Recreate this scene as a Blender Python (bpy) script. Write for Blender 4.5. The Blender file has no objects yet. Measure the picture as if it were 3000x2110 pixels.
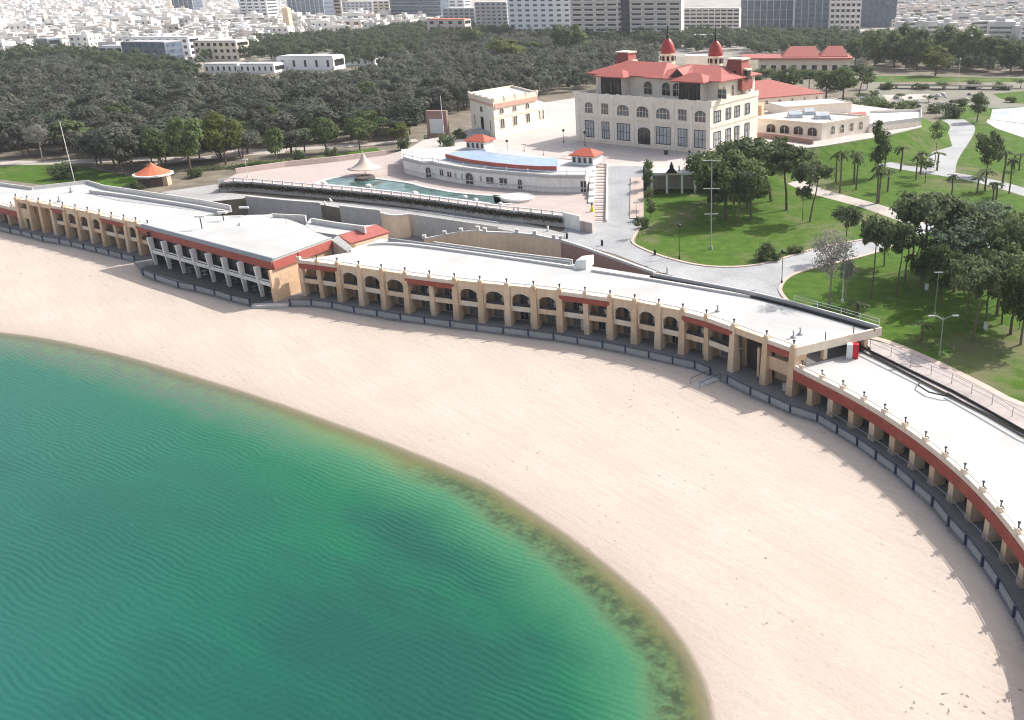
import bpy, bmesh, math, random
import numpy as np
from mathutils import Vector, Matrix
random.seed(7); np.random.seed(7)
SC = bpy.context.scene
COL = SC.collection
R = math.radians

# ------------------------------------------------------------------ camera
CAM_H, FOC, CX, CY, DHOR, ROLL = 50.0, 2700.0, 1950.0, 1000.0, 1080.0, R(0.6)
_th = math.atan(DHOR / FOC)
_rt0 = Vector((1, 0, 0)); _up0 = Vector((0, math.sin(_th), math.cos(_th)))
FW = Vector((0, math.cos(_th), -math.sin(_th)))
RT = math.cos(ROLL) * _rt0 - math.sin(ROLL) * _up0
UP = math.sin(ROLL) * _rt0 + math.cos(ROLL) * _up0
CP = Vector((0, 0, CAM_H))
cd = bpy.data.cameras.new("camera"); cam = bpy.data.objects.new("camera", cd); COL.objects.link(cam)
cam.matrix_world = Matrix(((RT.x, UP.x, -FW.x, 0), (RT.y, UP.y, -FW.y, 0), (RT.z, UP.z, -FW.z, CAM_H), (0, 0, 0, 1)))
cd.sensor_width = 36; cd.lens = FOC / 3000 * 36
cd.shift_x = (1500 - CX) / 3000; cd.shift_y = -(1055 - CY) / 3000
cd.clip_start = 1; cd.clip_end = 20000
SC.camera = cam

def W(X, Y, z=0.0):
    """the place on the level z that the survey photograph shows at (X, Y)"""
    r = FW * FOC + RT * (X - CX) + UP * (CY - Y)
    return CP + r * ((z - CAM_H) / r.z)
def proj(p):
    v = Vector(p) - CP; w = v.dot(FW)
    return CX + FOC * v.dot(RT) / w, CY - FOC * v.dot(UP) / w
def rise(p, ytop):
    lo, hi = 0.0, 150.0
    for _ in range(40):
        m = (lo + hi) / 2
        if proj(Vector(p) + Vector((0, 0, m)))[1] > ytop: lo = m
        else: hi = m
    return lo
def ppm(p): return FOC / (Vector(p) - CP).dot(FW)
SHEETS = {'r1t': (0, 0, 2.87), 'r2t': (700, 0, 2.87), 'r3t': (1400, 0, 2.87), 'r4t': (2200, 0, 2.87),
          'r1b': (0, 480, 2.87), 'r2b': (700, 480, 2.87), 'r3b': (1400, 480, 2.87), 'r4b': (2200, 480, 2.87),
          'c1': (0, 930, 2.296), 'c2': (1000, 900, 2.296), 'c3': (2000, 900, 2.296), 'c4': (2000, 1410, 2.296),
          'd': (0, 0, 1 / 1.30662), 'f': (0, 0, 1.0)}
def px(k, *pts):
    ox, oy, s = SHEETS[k]
    return [(ox + x / s, oy + y / s) for x, y in pts]
def Z(k, z, *pts): return [W(X, Y, z) for X, Y in px(k, *pts)]

U, P, T = 4.2, 6.2, 9.0            # upper ground, pool deck, plaza

# ------------------------------------------------------------------ materials
MATS = {}
def nd(nt, t, **kw):
    n = nt.nodes.new(t)
    for k, v in kw.items():
        if k in n.inputs: n.inputs[k].default_value = v
        else: setattr(n, k, v)
    return n
def base(name):
    m = bpy.data.materials.new(name); m.use_nodes = True; nt = m.node_tree; nt.nodes.clear()
    out = nd(nt, 'ShaderNodeOutputMaterial'); b = nd(nt, 'ShaderNodeBsdfPrincipled')
    nt.links.new(b.outputs[0], out.inputs[0]); MATS[name] = m
    return m, nt, b, out
def mixc(nt, fac, a, b, mode='MIX'):
    n = nt.nodes.new('ShaderNodeMix'); n.data_type = 'RGBA'; n.blend_type = mode
    for sock, val in ((n.inputs[0], fac), (n.inputs[6], a), (n.inputs[7], b)):
        if hasattr(val, 'is_output') or isinstance(val, bpy.types.NodeSocket): nt.links.new(val, sock)
        else: sock.default_value = (*val, 1) if isinstance(val, (tuple, list)) and len(val) == 3 else val
    return n.outputs[2]
def mth(nt, op, a, b=0.0, c=0.0, clamp=False):
    n = nt.nodes.new('ShaderNodeMath'); n.operation = op; n.use_clamp = clamp
    for i, v in enumerate((a, b, c)):
        if isinstance(v, bpy.types.NodeSocket): nt.links.new(v, n.inputs[i])
        else: n.inputs[i].default_value = v
    return n.outputs[0]
def noise(nt, scale, detail=4, vec=None, rough=.55, dist=0):
    n = nd(nt, 'ShaderNodeTexNoise'); n.inputs['Scale'].default_value = scale; n.inputs['Detail'].default_value = detail
    n.inputs['Roughness'].default_value = rough; n.inputs['Distortion'].default_value = dist
    if vec is None: vec = nd(nt, 'ShaderNodeNewGeometry').outputs['Position']
    nt.links.new(vec, n.inputs['Vector']); return n.outputs['Fac']
def ramp(nt, fac, stops, interp='LINEAR'):
    n = nd(nt, 'ShaderNodeValToRGB'); nt.links.new(fac, n.inputs[0]); cr = n.color_ramp; cr.interpolation = interp
    while len(cr.elements) < len(stops): cr.elements.new(.5)
    for e, (p, c) in zip(cr.elements, stops):
        e.position = p; e.color = (*c, 1) if len(c) == 3 else c
    return n.outputs[0]
def setbump(nt, b, h, strength=.3, dist=.1):
    n = nd(nt, 'ShaderNodeBump'); n.inputs['Strength'].default_value = strength; n.inputs['Distance'].default_value = dist
    nt.links.new(h, n.inputs['Height']); nt.links.new(n.outputs[0], b.inputs['Normal'])
def mat(name, col, rough=.8, var=.12, scale=1.2, stain=None, stain_scale=.25, stain_amt=.5, bump=0, metal=0, spec=.3, obj_random=0.0, streak=0.0):
    m, nt, b, out = base(name)
    c0 = tuple(max(0, x * (1 - var)) for x in col); c1 = tuple(min(1, x * (1 + var)) for x in col)
    f = noise(nt, scale, 6); f2 = ramp(nt, f, [(.3, (0, 0, 0)), (.7, (1, 1, 1))])
    c = mixc(nt, f2, c0, c1)
    if stain:
        g = noise(nt, stain_scale, 5, rough=.65, dist=.6)
        c = mixc(nt, ramp(nt, g, [(.5, (0, 0, 0)), (.72, (stain_amt,) * 3)]), c, stain)
    if streak:
        mp = nd(nt, 'ShaderNodeMapping'); mp.inputs['Scale'].default_value = (1.5, 1.5, .12)
        nt.links.new(nd(nt, 'ShaderNodeNewGeometry').outputs['Position'], mp.inputs[0])
        g = noise(nt, 1.6, 4, mp.outputs[0])
        c = mixc(nt, ramp(nt, g, [(.45, (0, 0, 0)), (.75, (streak,) * 3)]), c, tuple(x * .55 for x in col))
    if obj_random:
        oi = nd(nt, 'ShaderNodeObjectInfo'); hsv = nd(nt, 'ShaderNodeHueSaturation')
        v = mth(nt, 'MULTIPLY_ADD', oi.outputs['Random'], obj_random * 2, 1 - obj_random)
        nt.links.new(v, hsv.inputs['Value']); nt.links.new(c, hsv.inputs['Color']); c = hsv.outputs[0]
    nt.links.new(c, b.inputs['Base Color'])
    b.inputs['Roughness'].default_value = rough; b.inputs['Metallic'].default_value = metal
    b.inputs['Specular IOR Level'].default_value = spec
    if bump: setbump(nt, b, noise(nt, scale * 6, 5), bump, .05)
    return m

TAN = mat('ochre_render', (.75, .535, .355), var=.08, stain=(.52, .36, .23), stain_amt=.4, streak=.35)
TANL = mat('pale_ochre_render', (.81, .62, .44), var=.07, stain=(.58, .43, .3), stain_amt=.35, streak=.3)
CREAM = mat('cream_render', (.84, .73, .60), var=.05, stain=(.55, .48, .4), stain_amt=.3, streak=.25)
PALCR = mat('villa_render', (.88, .80, .70), var=.04, stain=(.6, .53, .45), stain_amt=.3, streak=.3)
SHOPC = mat('shop_render', (.86, .82, .70), var=.05, streak=.2)
WHITEW = mat('white_render', (.84, .82, .79), var=.06, stain=(.55, .52, .49), stain_amt=.35, streak=.3)
REDF = mat('red_fascia', (.36, .085, .065), rough=.6, var=.12, stain=(.5, .17, .14), stain_amt=.4)
REDR = mat('red_roof', (.37, .105, .088), rough=.65, var=.12, scale=.6, stain=(.34, .12, .10), stain_amt=.6, stain_scale=.3, streak=.25)
ORANGE = mat('orange_roof', (.62, .17, .09), rough=.7, var=.1)
REDBOX = mat('red_paint', (.55, .015, .03), rough=.4, var=.1)
ROOFW = mat('white_roof_coating', (.495, .495, .49), rough=.7, var=.03, scale=.3, stain=(.40, .40, .39), stain_scale=.09, stain_amt=.75)
ROOFG = mat('grey_roof_strip', (.42, .42, .43), rough=.9, var=.15, scale=.5, stain=(.3, .3, .3))
COPING = mat('pale_coping', (.63, .61, .585), var=.06, streak=.2)
CONC = mat('concrete', (.50, .49, .48), var=.12, stain=(.36, .34, .33), streak=.35)
GREYW = mat('grey_rendered_wall', (.48, .47, .46), var=.08, stain=(.36, .35, .34), streak=.3)
DARKM = mat('dark_metal', (.035, .037, .045), rough=.5, var=.2, metal=.4)
BLUEM = mat('dark_blue_paint', (.03, .045, .10), rough=.45, var=.2)
WHITEM = mat('white_paint', (.75, .75, .75), rough=.45, var=.06)
GREYM = mat('grey_paint', (.33, .345, .36), rough=.5, var=.1)
BLACKP = mat('black_pipe', (.02, .02, .022), rough=.5, var=.2)
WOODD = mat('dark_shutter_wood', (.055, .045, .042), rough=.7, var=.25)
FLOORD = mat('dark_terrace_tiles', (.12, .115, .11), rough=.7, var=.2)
TRUNK = mat('bark', (.15, .115, .09), rough=.95, var=.3, scale=3, obj_random=.3)
TRUNKP = mat('pale_bark', (.30, .27, .24), rough=.95, var=.25, scale=3)
YELLOW = mat('yellow_cloth', (.62, .58, .03), rough=.8, var=.15)
CANVAS = mat('cream_canvas', (.60, .50, .44), rough=.85, var=.06)
SKIN = mat('skin', (.35, .2, .14), rough=.6, var=.1)
BLACKC = mat('black_cloth', (.02, .02, .025), rough=.9, var=.3)
BROWNW = mat('brown_panel', (.36, .22, .19), rough=.7, var=.12)
ROCKY = mat('dark_rock', (.1, .09, .08), rough=.9, var=.4)
def glassmat(name, col, rough=.12):
    m, nt, b, out = base(name)
    f = noise(nt, .35, 3)
    c = mixc(nt, ramp(nt, f, [(.35, (0, 0, 0)), (.65, (1, 1, 1))]), tuple(x * .5 for x in col), tuple(min(1, x * 1.6) for x in col))
    nt.links.new(c, b.inputs['Base Color']); b.inputs['Roughness'].default_value = rough
    b.inputs['Specular IOR Level'].default_value = .6
    return m
GLASS = glassmat('window_glass', (.10, .108, .118))
GLASSB = glassmat('dark_glass', (.02, .022, .025))
CURTAIN = mat('curtained_glass', (.20, .185, .165), rough=.35, var=.35, scale=.9)
BLIND = mat('blind_glass', (.42, .43, .44), rough=.3, var=.25, scale=.5, spec=.5)
SKYG = mat('grey_skylight', (.46, .50, .54), rough=.3, var=.2, scale=.8, spec=.5)
SKYL = mat('blue_skylight', (.30, .42, .55), rough=.25, var=.15, scale=.6, spec=.5)
TOWERG = glassmat('tower_glass', (.10, .13, .18), .2)

def vein_paving(name, c0, c1, scale, joint=.3, mortar=.02, rot=.6):
    m, nt, b, out = base(name)
    g = nd(nt, 'ShaderNodeNewGeometry'); mp = nd(nt, 'ShaderNodeMapping'); mp.inputs['Rotation'].default_value = (0, 0, rot)
    nt.links.new(g.outputs['Position'], mp.inputs[0])
    br = nd(nt, 'ShaderNodeTexBrick'); nt.links.new(mp.outputs[0], br.inputs['Vector'])
    br.inputs['Color1'].default_value = (*c0, 1); br.inputs['Color2'].default_value = (*c1, 1)
    br.inputs['Mortar'].default_value = (*[x * joint for x in c0], 1); br.inputs['Scale'].default_value = scale; br.inputs['Mortar Size'].default_value = mortar
    st = ramp(nt, noise(nt, .12, 6, rough=.6, dist=.5), [(.4, (0, 0, 0)), (.7, (.55,) * 3)])
    c = mixc(nt, st, br.outputs[0], tuple(x * .72 for x in c1))
    nt.links.new(c, b.inputs['Base Color']); b.inputs['Roughness'].default_value = .85; b.inputs['Specular IOR Level'].default_value = .25
    return m
PLAZA = vein_paving('plaza_paving', (.585, .525, .487), (.54, .475, .445), .35, .8)
DECK = vein_paving('pink_deck_paving', (.48, .40, .37), (.52, .445, .415), .45, .8)
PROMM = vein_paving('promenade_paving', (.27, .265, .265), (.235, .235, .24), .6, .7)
KERB = mat('pink_kerb_paving', (.53, .43, .375), var=.08, stain=(.5, .4, .34))

def road_mat(name, col):
    m, nt, b, out = base(name)
    a = ramp(nt, noise(nt, .09, 6, rough=.65, dist=.8), [(.35, tuple(x * .82 for x in col)), (.65, tuple(x * 1.1 for x in col))])
    f = ramp(nt, noise(nt, 2.5, 6), [(.3, (.86,) * 3), (.7, (1.08,) * 3)])
    c = mixc(nt, 1.0, a, f, 'MULTIPLY')
    nt.links.new(c, b.inputs['Base Color']); b.inputs['Roughness'].default_value = .9; b.inputs['Specular IOR Level'].default_value = .2
    return m
ROAD = road_mat('pale_road_concrete', (.40, .405, .415))
PATHM = road_mat('sandy_path', (.49, .44, .40))
ASPH = road_mat('worn_asphalt', (.20, .20, .21))
DIRT = road_mat('dry_earth', (.16, .125, .095))
TOWNG = road_mat('town_ground', (.36, .33, .30))

def lawn_mat():
    m, nt, b, out = base('lawn_grass')
    big = noise(nt, .07, 6, rough=.62, dist=.4); mid = noise(nt, .5, 5); fine = noise(nt, 5, 4)
    c = mixc(nt, ramp(nt, mid, [(.35, (0, 0, 0)), (.65, (1, 1, 1))]), (.050, .108, .011), (.090, .160, .022))
    c = mixc(nt, ramp(nt, fine, [(.35, (0, 0, 0)), (.7, (.45,) * 3)]), c, (.055, .11, .02))
    c = mixc(nt, ramp(nt, big, [(.52, (0, 0, 0)), (.65, (.65,) * 3)]), c, (.20, .165, .11))
    nt.links.new(c, b.inputs['Base Color']); b.inputs['Roughness'].default_value = .95; b.inputs['Specular IOR Level'].default_value = .1
    setbump(nt, b, noise(nt, 3, 5), .6, .15)
    return m
LAWN = lawn_mat()

def leaf_mat(name, dark, light, spec=.15, big=.13):
    m, nt, b, out = base(name)
    oi = nd(nt, 'ShaderNodeObjectInfo'); gi = nd(nt, 'ShaderNodeNewGeometry')
    g = ramp(nt, noise(nt, big, 3), [(.36, (0, 0, 0)), (.64, (1, 1, 1))])
    f = mth(nt, 'MULTIPLY_ADD', gi.outputs['Random Per Island'], .4, mth(nt, 'MULTIPLY_ADD', oi.outputs['Random'], .3, mth(nt, 'MULTIPLY', g, .35)), clamp=True)
    c = ramp(nt, f, [(.0, dark), (1.0, light)])
    nt.links.new(c, b.inputs['Base Color']); b.inputs['Roughness'].default_value = .7; b.inputs['Specular IOR Level'].default_value = spec
    tl = nd(nt, 'ShaderNodeBsdfTranslucent'); mx = nd(nt, 'ShaderNodeMixShader'); mx.inputs[0].default_value = .45
    nt.links.new(c, tl.inputs[0]); nt.links.new(b.outputs[0], mx.inputs[1]); nt.links.new(tl.outputs[0], mx.inputs[2]); nt.links.new(mx.outputs[0], out.inputs[0])
    return m
LEAF_W = leaf_mat('wood_leaves', (.038, .044, .036), (.195, .215, .165))
LEAF_W2 = leaf_mat('dry_wood_leaves', (.050, .050, .043), (.20, .20, .17))
LEAF_W3 = leaf_mat('dark_wood_leaves', (.030, .040, .029), (.135, .16, .115))
LEAF_G = leaf_mat('green_leaves', (.04, .065, .022), (.21, .275, .11))
LEAF_D = leaf_mat('belt_leaves', (.028, .045, .022), (.15, .19, .105))
LEAF_Y = leaf_mat('yellow_green_leaves', (.06, .085, .018), (.20, .23, .06))
LEAF_P = leaf_mat('pine_needles', (.04, .06, .028), (.20, .25, .125))
LEAF_T = leaf_mat('grey_green_needles', (.07, .105, .062), (.22, .285, .19))
LEAF_B = leaf_mat('grey_twigs', (.19, .185, .165), (.36, .35, .32))
LEAF_PALM = leaf_mat('palm_fronds', (.04, .07, .025), (.15, .19, .075))

# ------------------------------------------------------------------ mesh building
class MB:
    def __init__(s): s.v = []; s.f = []
    def add(s, vs, fs):
        n = len(s.v); s.v += [tuple(v) for v in vs]; s.f += [tuple(i + n for i in f) for f in fs]; return s
    def hexa(s, b, t):
        return s.add(list(b) + list(t), [(3, 2, 1, 0), (4, 5, 6, 7), (0, 1, 5, 4), (1, 2, 6, 5), (2, 3, 7, 6), (3, 0, 4, 7)])
    def box(s, x0, x1, y0, y1, z0, z1):
        return s.hexa([(x0, y0, z0), (x1, y0, z0), (x1, y1, z0), (x0, y1, z0)], [(x0, y0, z1), (x1, y0, z1), (x1, y1, z1), (x0, y1, z1)])
    def prism(s, poly, z0, z1):
        n = len(poly); zz = z1 if isinstance(z1, (list, tuple)) else [z1] * n
        b = [(p[0], p[1], z0) for p in poly]; t = [(p[0], p[1], h) for p, h in zip(poly, zz)]
        return s.add(b + t, [tuple(range(n - 1, -1, -1)), tuple(range(n, 2 * n))] + [(i, (i + 1) % n, n + (i + 1) % n, n + i) for i in range(n)])
    def sheet(s, pts): return s.add(pts, [tuple(range(len(pts)))])
    def wall(s, pts, z0, z1, th, off=0.0):
        """upright wall along a polyline; off shifts it to the left of its direction"""
        P2 = [Vector((p[0], p[1])) for p in pts]; n = len(P2); nr = []
        for i in range(n):
            d = (P2[min(i + 1, n - 1)] - P2[max(i - 1, 0)]).normalized(); nr.append(Vector((-d.y, d.x)))
        g = lambda v, i: v[i] if isinstance(v, (list, tuple)) else v
        for i in range(n - 1):
            q = []
            for zz in (z0, z1):
                for j, o in ((i, off - th / 2), (i + 1, off - th / 2), (i + 1, off + th / 2), (i, off + th / 2)):
                    c = P2[j] + nr[j] * o; q.append((c.x, c.y, g(zz, j)))
            f = [(3, 2, 1, 0), (4, 5, 6, 7), (0, 1, 5, 4), (2, 3, 7, 6)]
            if i == 0: f.append((3, 0, 4, 7))
            if i == n - 2: f.append((1, 2, 6, 5))
            s.add(q, f)
        return s
    def tube(s, pts, r, n=6, r1=None):
        pts = [Vector(p) for p in pts]; m = len(pts); r1 = r if r1 is None else r1; vs = []
        for i, p in enumerate(pts):
            d = (pts[min(i + 1, m - 1)] - pts[max(i - 1, 0)]).normalized()
            a = d.orthogonal().normalized() if abs(d.z) > .95 else d.cross(Vector((0, 0, 1))).normalized()
            b = d.cross(a); rr = r + (r1 - r) * i / (m - 1)
            vs += [p + (a * math.cos(k * 2 * math.pi / n) + b * math.sin(k * 2 * math.pi / n)) * rr for k in range(n)]
        fs = [tuple(range(n - 1, -1, -1)), tuple(range((m - 1) * n, m * n))]
        for i in range(m - 1):
            fs += [(i * n + k, i * n + (k + 1) % n, (i + 1) * n + (k + 1) % n, (i + 1) * n + k) for k in range(n)]
        return s.add(vs, fs)
    def lathe(s, prof, c, n=12, ph=0.0):
        vs = []; m = len(prof)
        for r, z in prof: vs += [(c[0] + r * math.cos(ph + k * 2 * math.pi / n), c[1] + r * math.sin(ph + k * 2 * math.pi / n), c[2] + z) for k in range(n)]
        fs = [tuple(range(n - 1, -1, -1)), tuple(range((m - 1) * n, m * n))]
        for i in range(m - 1): fs += [(i * n + k, i * n + (k + 1) % n, (i + 1) * n + (k + 1) % n, (i + 1) * n + k) for k in range(n)]
        return s.add(vs, fs)
    def build(s, name, m, parent=None, smooth=False, fix=True):
        L = parent_loc(parent)
        me = bpy.data.meshes.new(name)
        me.from_pydata([(x - L.x, y - L.y, zz - L.z) for x, y, zz in s.v], [], s.f)
        if fix:
            bm = bmesh.new(); bm.from_mesh(me); bmesh.ops.recalc_face_normals(bm, faces=bm.faces); bm.to_mesh(me); bm.free()
        if smooth: me.polygons.foreach_set('use_smooth', [True] * len(me.polygons))
        me.materials.append(m)
        o = bpy.data.objects.new(name, me); COL.objects.link(o)
        if parent: o.parent = parent
        return o
LOCS = {}
def parent_loc(p):
    return LOCS.get(p.name, Vector((0, 0, 0))) if p else Vector((0, 0, 0))
def tag(o, label, cat=None, group=None, kind=None):
    o['label'] = label
    if cat: o['category'] = cat
    if group: o['group'] = group
    if kind: o['kind'] = kind
    return o
def thing(name, loc, label, cat, group=None):
    o = bpy.data.objects.new(name, None); COL.objects.link(o); o.empty_display_size = .5
    o.location = loc; LOCS[o.name] = Vector(loc); return tag(o, label, cat, group)
def struct(o, label, kind='structure'): o['label'] = label; o['category'] = o.name.split('.')[0].replace('_', ' '); o['kind'] = kind; return o
class Fr:
    """a facade's own axes: s along it, d into it, z up"""
    def __init__(f, A, B, z=None):
        f.O = Vector((A[0], A[1], A[2] if z is None and len(A) > 2 else (z or 0)))
        d = Vector((B[0] - A[0], B[1] - A[1])); f.L = d.length; f.u = d.normalized(); f.n = Vector((-f.u.y, f.u.x))
    def p(f, s, d, z):
        q = f.u * s + f.n * d
        return (f.O.x + q.x, f.O.y + q.y, f.O.z + z)
def fbox(mb, f, s0, s1, d0, d1, z0, z1):
    return mb.hexa([f.p(s0, d0, z0), f.p(s1, d0, z0), f.p(s1, d1, z0), f.p(s0, d1, z0)], [f.p(s0, d0, z1), f.p(s1, d0, z1), f.p(s1, d1, z1), f.p(s0, d1, z1)])
def fprism(mb, f, poly, d0, d1):
    n = len(poly)
    return mb.add([f.p(s, d0, z) for s, z in poly] + [f.p(s, d1, z) for s, z in poly],
                  [tuple(range(n - 1, -1, -1)), tuple(range(n, 2 * n))] + [(i, (i + 1) % n, n + (i + 1) % n, n + i) for i in range(n)])
def archpoly(s0, s1, z0, zs, rz, n=10):
    """an opening with a rounded head, as a closed outline"""
    c = (s0 + s1) / 2; r = (s1 - s0) / 2
    return [(s0, z0), (s1, z0), (s1, zs)] + [(c + r * math.cos(math.pi * k / n), zs + rz * math.sin(math.pi * k / n)) for k in range(1, n)] + [(s0, zs)]
def window(f, s, w, z0, h, parent, arch=0, d=0.0, glass=None, fr=None, bars=1, cross=1, name='window'):
    """frame proud of the wall, pane behind it"""
    glass = glass or GLASS; fr = fr or CREAM
    t = min(.14, w * .1)
    m = MB()
    po = archpoly(s - w / 2, s + w / 2, z0, z0 + h - arch, arch) if arch else [(s - w / 2, z0), (s + w / 2, z0), (s + w / 2, z0 + h), (s - w / 2, z0 + h)]
    pi_ = [(s + (a - s) * (1 - 2 * t / w), z0 + t + (b - z0) * (1 - 2 * t / h)) for a, b in po]
    n = len(po)
    for k in range(n):
        a, b, c, e = po[k], po[(k + 1) % n], pi_[(k + 1) % n], pi_[k]
        m.hexa([f.p(a[0], d - .12, a[1]), f.p(b[0], d - .12, b[1]), f.p(c[0], d - .12, c[1]), f.p(e[0], d - .12, e[1])],
               [f.p(a[0], d + .04, a[1]), f.p(b[0], d + .04, b[1]), f.p(c[0], d + .04, c[1]), f.p(e[0], d + .04, e[1])])
    for k in range(bars):
        x = s - w / 2 + w * (k + 1) / (bars + 1); fbox(m, f, x - .05, x + .05, d - .09, d - .03, z0 + t, z0 + h - arch * .4 - t)
    for k in range(cross):
        zz = z0 + (h - arch) * (k + 1) / (cross + 1) + (arch * .5 if arch else 0); fbox(m, f, s - w / 2 + t, s + w / 2 - t, d - .085, d - .035, zz - .05, zz + .05)
    g = MB(); fprism(g, f, [(a, b) for a, b in pi_], d - .02, d + .02)
    wo = g.build(name, glass, parent); m.build('frame', fr, wo) if not parent else None
    if parent:
        LOCS[wo.name] = parent_loc(parent); m.build('frame', fr, wo)
    return wo
def copy_tree(o, parent=None):
    kids = list(o.children); c = o.copy(); COL.objects.link(c)
    if parent: c.parent = parent
    for k in kids: copy_tree(k, c)
    return c
def offset(pts, o):
    P2 = [Vector((p[0], p[1])) for p in pts]; out = []
    for i in range(len(P2)):
        d = (P2[min(i + 1, len(P2) - 1)] - P2[max(i - 1, 0)]).normalized(); q = P2[i] + Vector((-d.y, d.x)) * o
        out.append(Vector((q.x, q.y, 0)))
    return out
def resample(pts, step):
    out = []; P2 = [Vector((p[0], p[1], 0)) for p in pts]
    for a, b in zip(P2, P2[1:]):
        n = max(1, int((b - a).length / step)); out += [a.lerp(b, k / n) for k in range(n)]
    return out + [P2[-1]]
def smooth_line(pts, it=2):
    q = [Vector((p[0], p[1], 0)) for p in pts]
    for _ in range(it):
        q = [q[0]] + [(q[i - 1] + q[i] * 2 + q[i + 1]) / 4 for i in range(1, len(q) - 1)] + [q[-1]]
    return q
def chaikin(pts, it=2):
    q = [Vector((p[0], p[1], 0)) for p in pts]
    for _ in range(it):
        r = [q[0]]
        for a, b in zip(q, q[1:]): r += [a.lerp(b, .25), a.lerp(b, .75)]
        q = r + [q[-1]]
    return q
# ------------------------------------------------------------------ light, sky, air
SUN_AZ, SUN_EL = R(55), R(41)
sund = Vector((math.sin(SUN_AZ) * math.cos(SUN_EL), math.cos(SUN_AZ) * math.cos(SUN_EL), math.sin(SUN_EL)))
sl = bpy.data.lights.new('sun', 'SUN'); sl.energy = 3.75; sl.angle = R(.53); sl.color = (1, .955, .89)
so = bpy.data.objects.new('sun', sl); COL.objects.link(so); so.location = (80, 100, 120)
so.rotation_euler = (-sund).to_track_quat('-Z', 'Y').to_euler()
wd = bpy.data.worlds.new("World"); SC.world = wd; wd.use_nodes = True; nt = wd.node_tree; nt.nodes.clear()
wo_ = nd(nt, 'ShaderNodeOutputWorld'); bg = nd(nt, 'ShaderNodeBackground'); sky = nd(nt, 'ShaderNodeTexSky')
sky.sky_type = 'NISHITA'; sky.sun_disc = False; sky.sun_elevation = SUN_EL; sky.sun_rotation = SUN_AZ; sky.dust_density = 4.0; sky.air_density = 1.0
bg.inputs[1].default_value = .15
hs = nd(nt, 'ShaderNodeHueSaturation'); hs.inputs['Saturation'].default_value = .6; nt.links.new(sky.outputs[0], hs.inputs['Color']); nt.links.new(hs.outputs[0], bg.inputs[0]); nt.links.new(bg.outputs[0], wo_.inputs[0])
SC.view_settings.view_transform = 'Standard'; SC.view_settings.look = 'None'; SC.view_settings.exposure = .48; SC.view_settings.gamma = 1
SC.cycles.max_bounces = 6; SC.cycles.diffuse_bounces = 3; SC.cycles.glossy_bounces = 3; SC.cycles.transparent_max_bounces = 8; SC.cycles.volume_bounces = 0
SC.cycles.use_denoising = True; SC.cycles.filter_width = 1.1

hz = MB().box(-1900, 1500, -150, 3000, -8, 56)
hm = bpy.data.materials.new('haze_air'); hm.use_nodes = True; nt = hm.node_tree; nt.nodes.clear()
ho = nd(nt, 'ShaderNodeOutputMaterial'); pv = nd(nt, 'ShaderNodeVolumePrincipled')
pv.inputs['Density'].default_value = .00012; pv.inputs['Color'].default_value = (.93, .95, 1, 1); pv.inputs['Anisotropy'].default_value = .1
nt.links.new(pv.outputs[0], ho.inputs['Volume'])
struct(hz.build('haze', hm), 'thin pale haze over the distant town', 'stuff')

# ------------------------------------------------------------------ shore, beach and sea
SH = [Vector((-420, 175, 0)), Vector((-300, 168, 0)), Vector((-170, 150, 0))] + [W(a * 1.30662, b * 1.30662, -.7) for a, b in
     [(0, 742), (130, 760), (300, 800), (450, 845), (600, 892), (750, 945), (900, 1000), (1000, 1040), (1100, 1082), (1200, 1145), (1300, 1212), (1400, 1290), (1480, 1360), (1550, 1450), (1590, 1530), (1612, 1615)]] + [Vector((3.5, 38, 0)), Vector((0, 15, 0)), Vector((-12, -20, 0)), Vector((-40, -80, 0))]
SH = chaikin(SH, 2)
shp = np.array([(p.x, p.y) for p in SH])
def shore_dist(x, y):
    q = np.stack([x, y], -1); best = np.full(x.shape, 1e9)
    for a, b in zip(shp[:-1], shp[1:]):
        ab = b - a; t = np.clip(((q - a) @ ab) / (ab @ ab), 0, 1); d = np.linalg.norm(q - (a + t[..., None] * ab), axis=-1); best = np.minimum(best, d)
    poly = np.vstack([shp, [[-420, -80]]]); ins = np.zeros(x.shape, bool); j = len(poly) - 1
    for i in range(len(poly)):
        xi, yi = poly[i]; xj, yj = poly[j]
        c = ((yi > y) != (yj > y)) & (x < (xj - xi) * (y - yi) / (yj - yi + 1e-12) + xi); ins ^= c; j = i
    return np.where(ins, -best, best)
def grid_mesh(name, x0, x1, y0, y1, st, zf, m, keep=None):
    xs = np.arange(x0, x1 + .01, st); ys = np.arange(y0, y1 + .01, st); gx, gy = np.meshgrid(xs, ys)
    d = shore_dist(gx, gy); gz = zf(gx, gy, d); nx = len(xs); ny = len(ys)
    idx = np.arange(nx * ny).reshape(ny, nx)
    q = np.stack([idx[:-1, :-1], idx[:-1, 1:], idx[1:, 1:], idx[1:, :-1]], -1).reshape(-1, 4)
    if keep is not None:
        k = keep(d).reshape(-1); q = q[k[q].any(1)]
    me = bpy.data.meshes.new(name); me.from_pydata(np.stack([gx, gy, gz], -1).reshape(-1, 3).tolist(), [], q.tolist())
    a = me.attributes.new('shore', 'FLOAT', 'POINT'); a.data.foreach_set('value', d.reshape(-1).astype(np.float32))
    me.polygons.foreach_set('use_smooth', [True] * len(me.polygons)); me.materials.append(m)
    o = bpy.data.objects.new(name, me); COL.objects.link(o); return o

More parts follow.
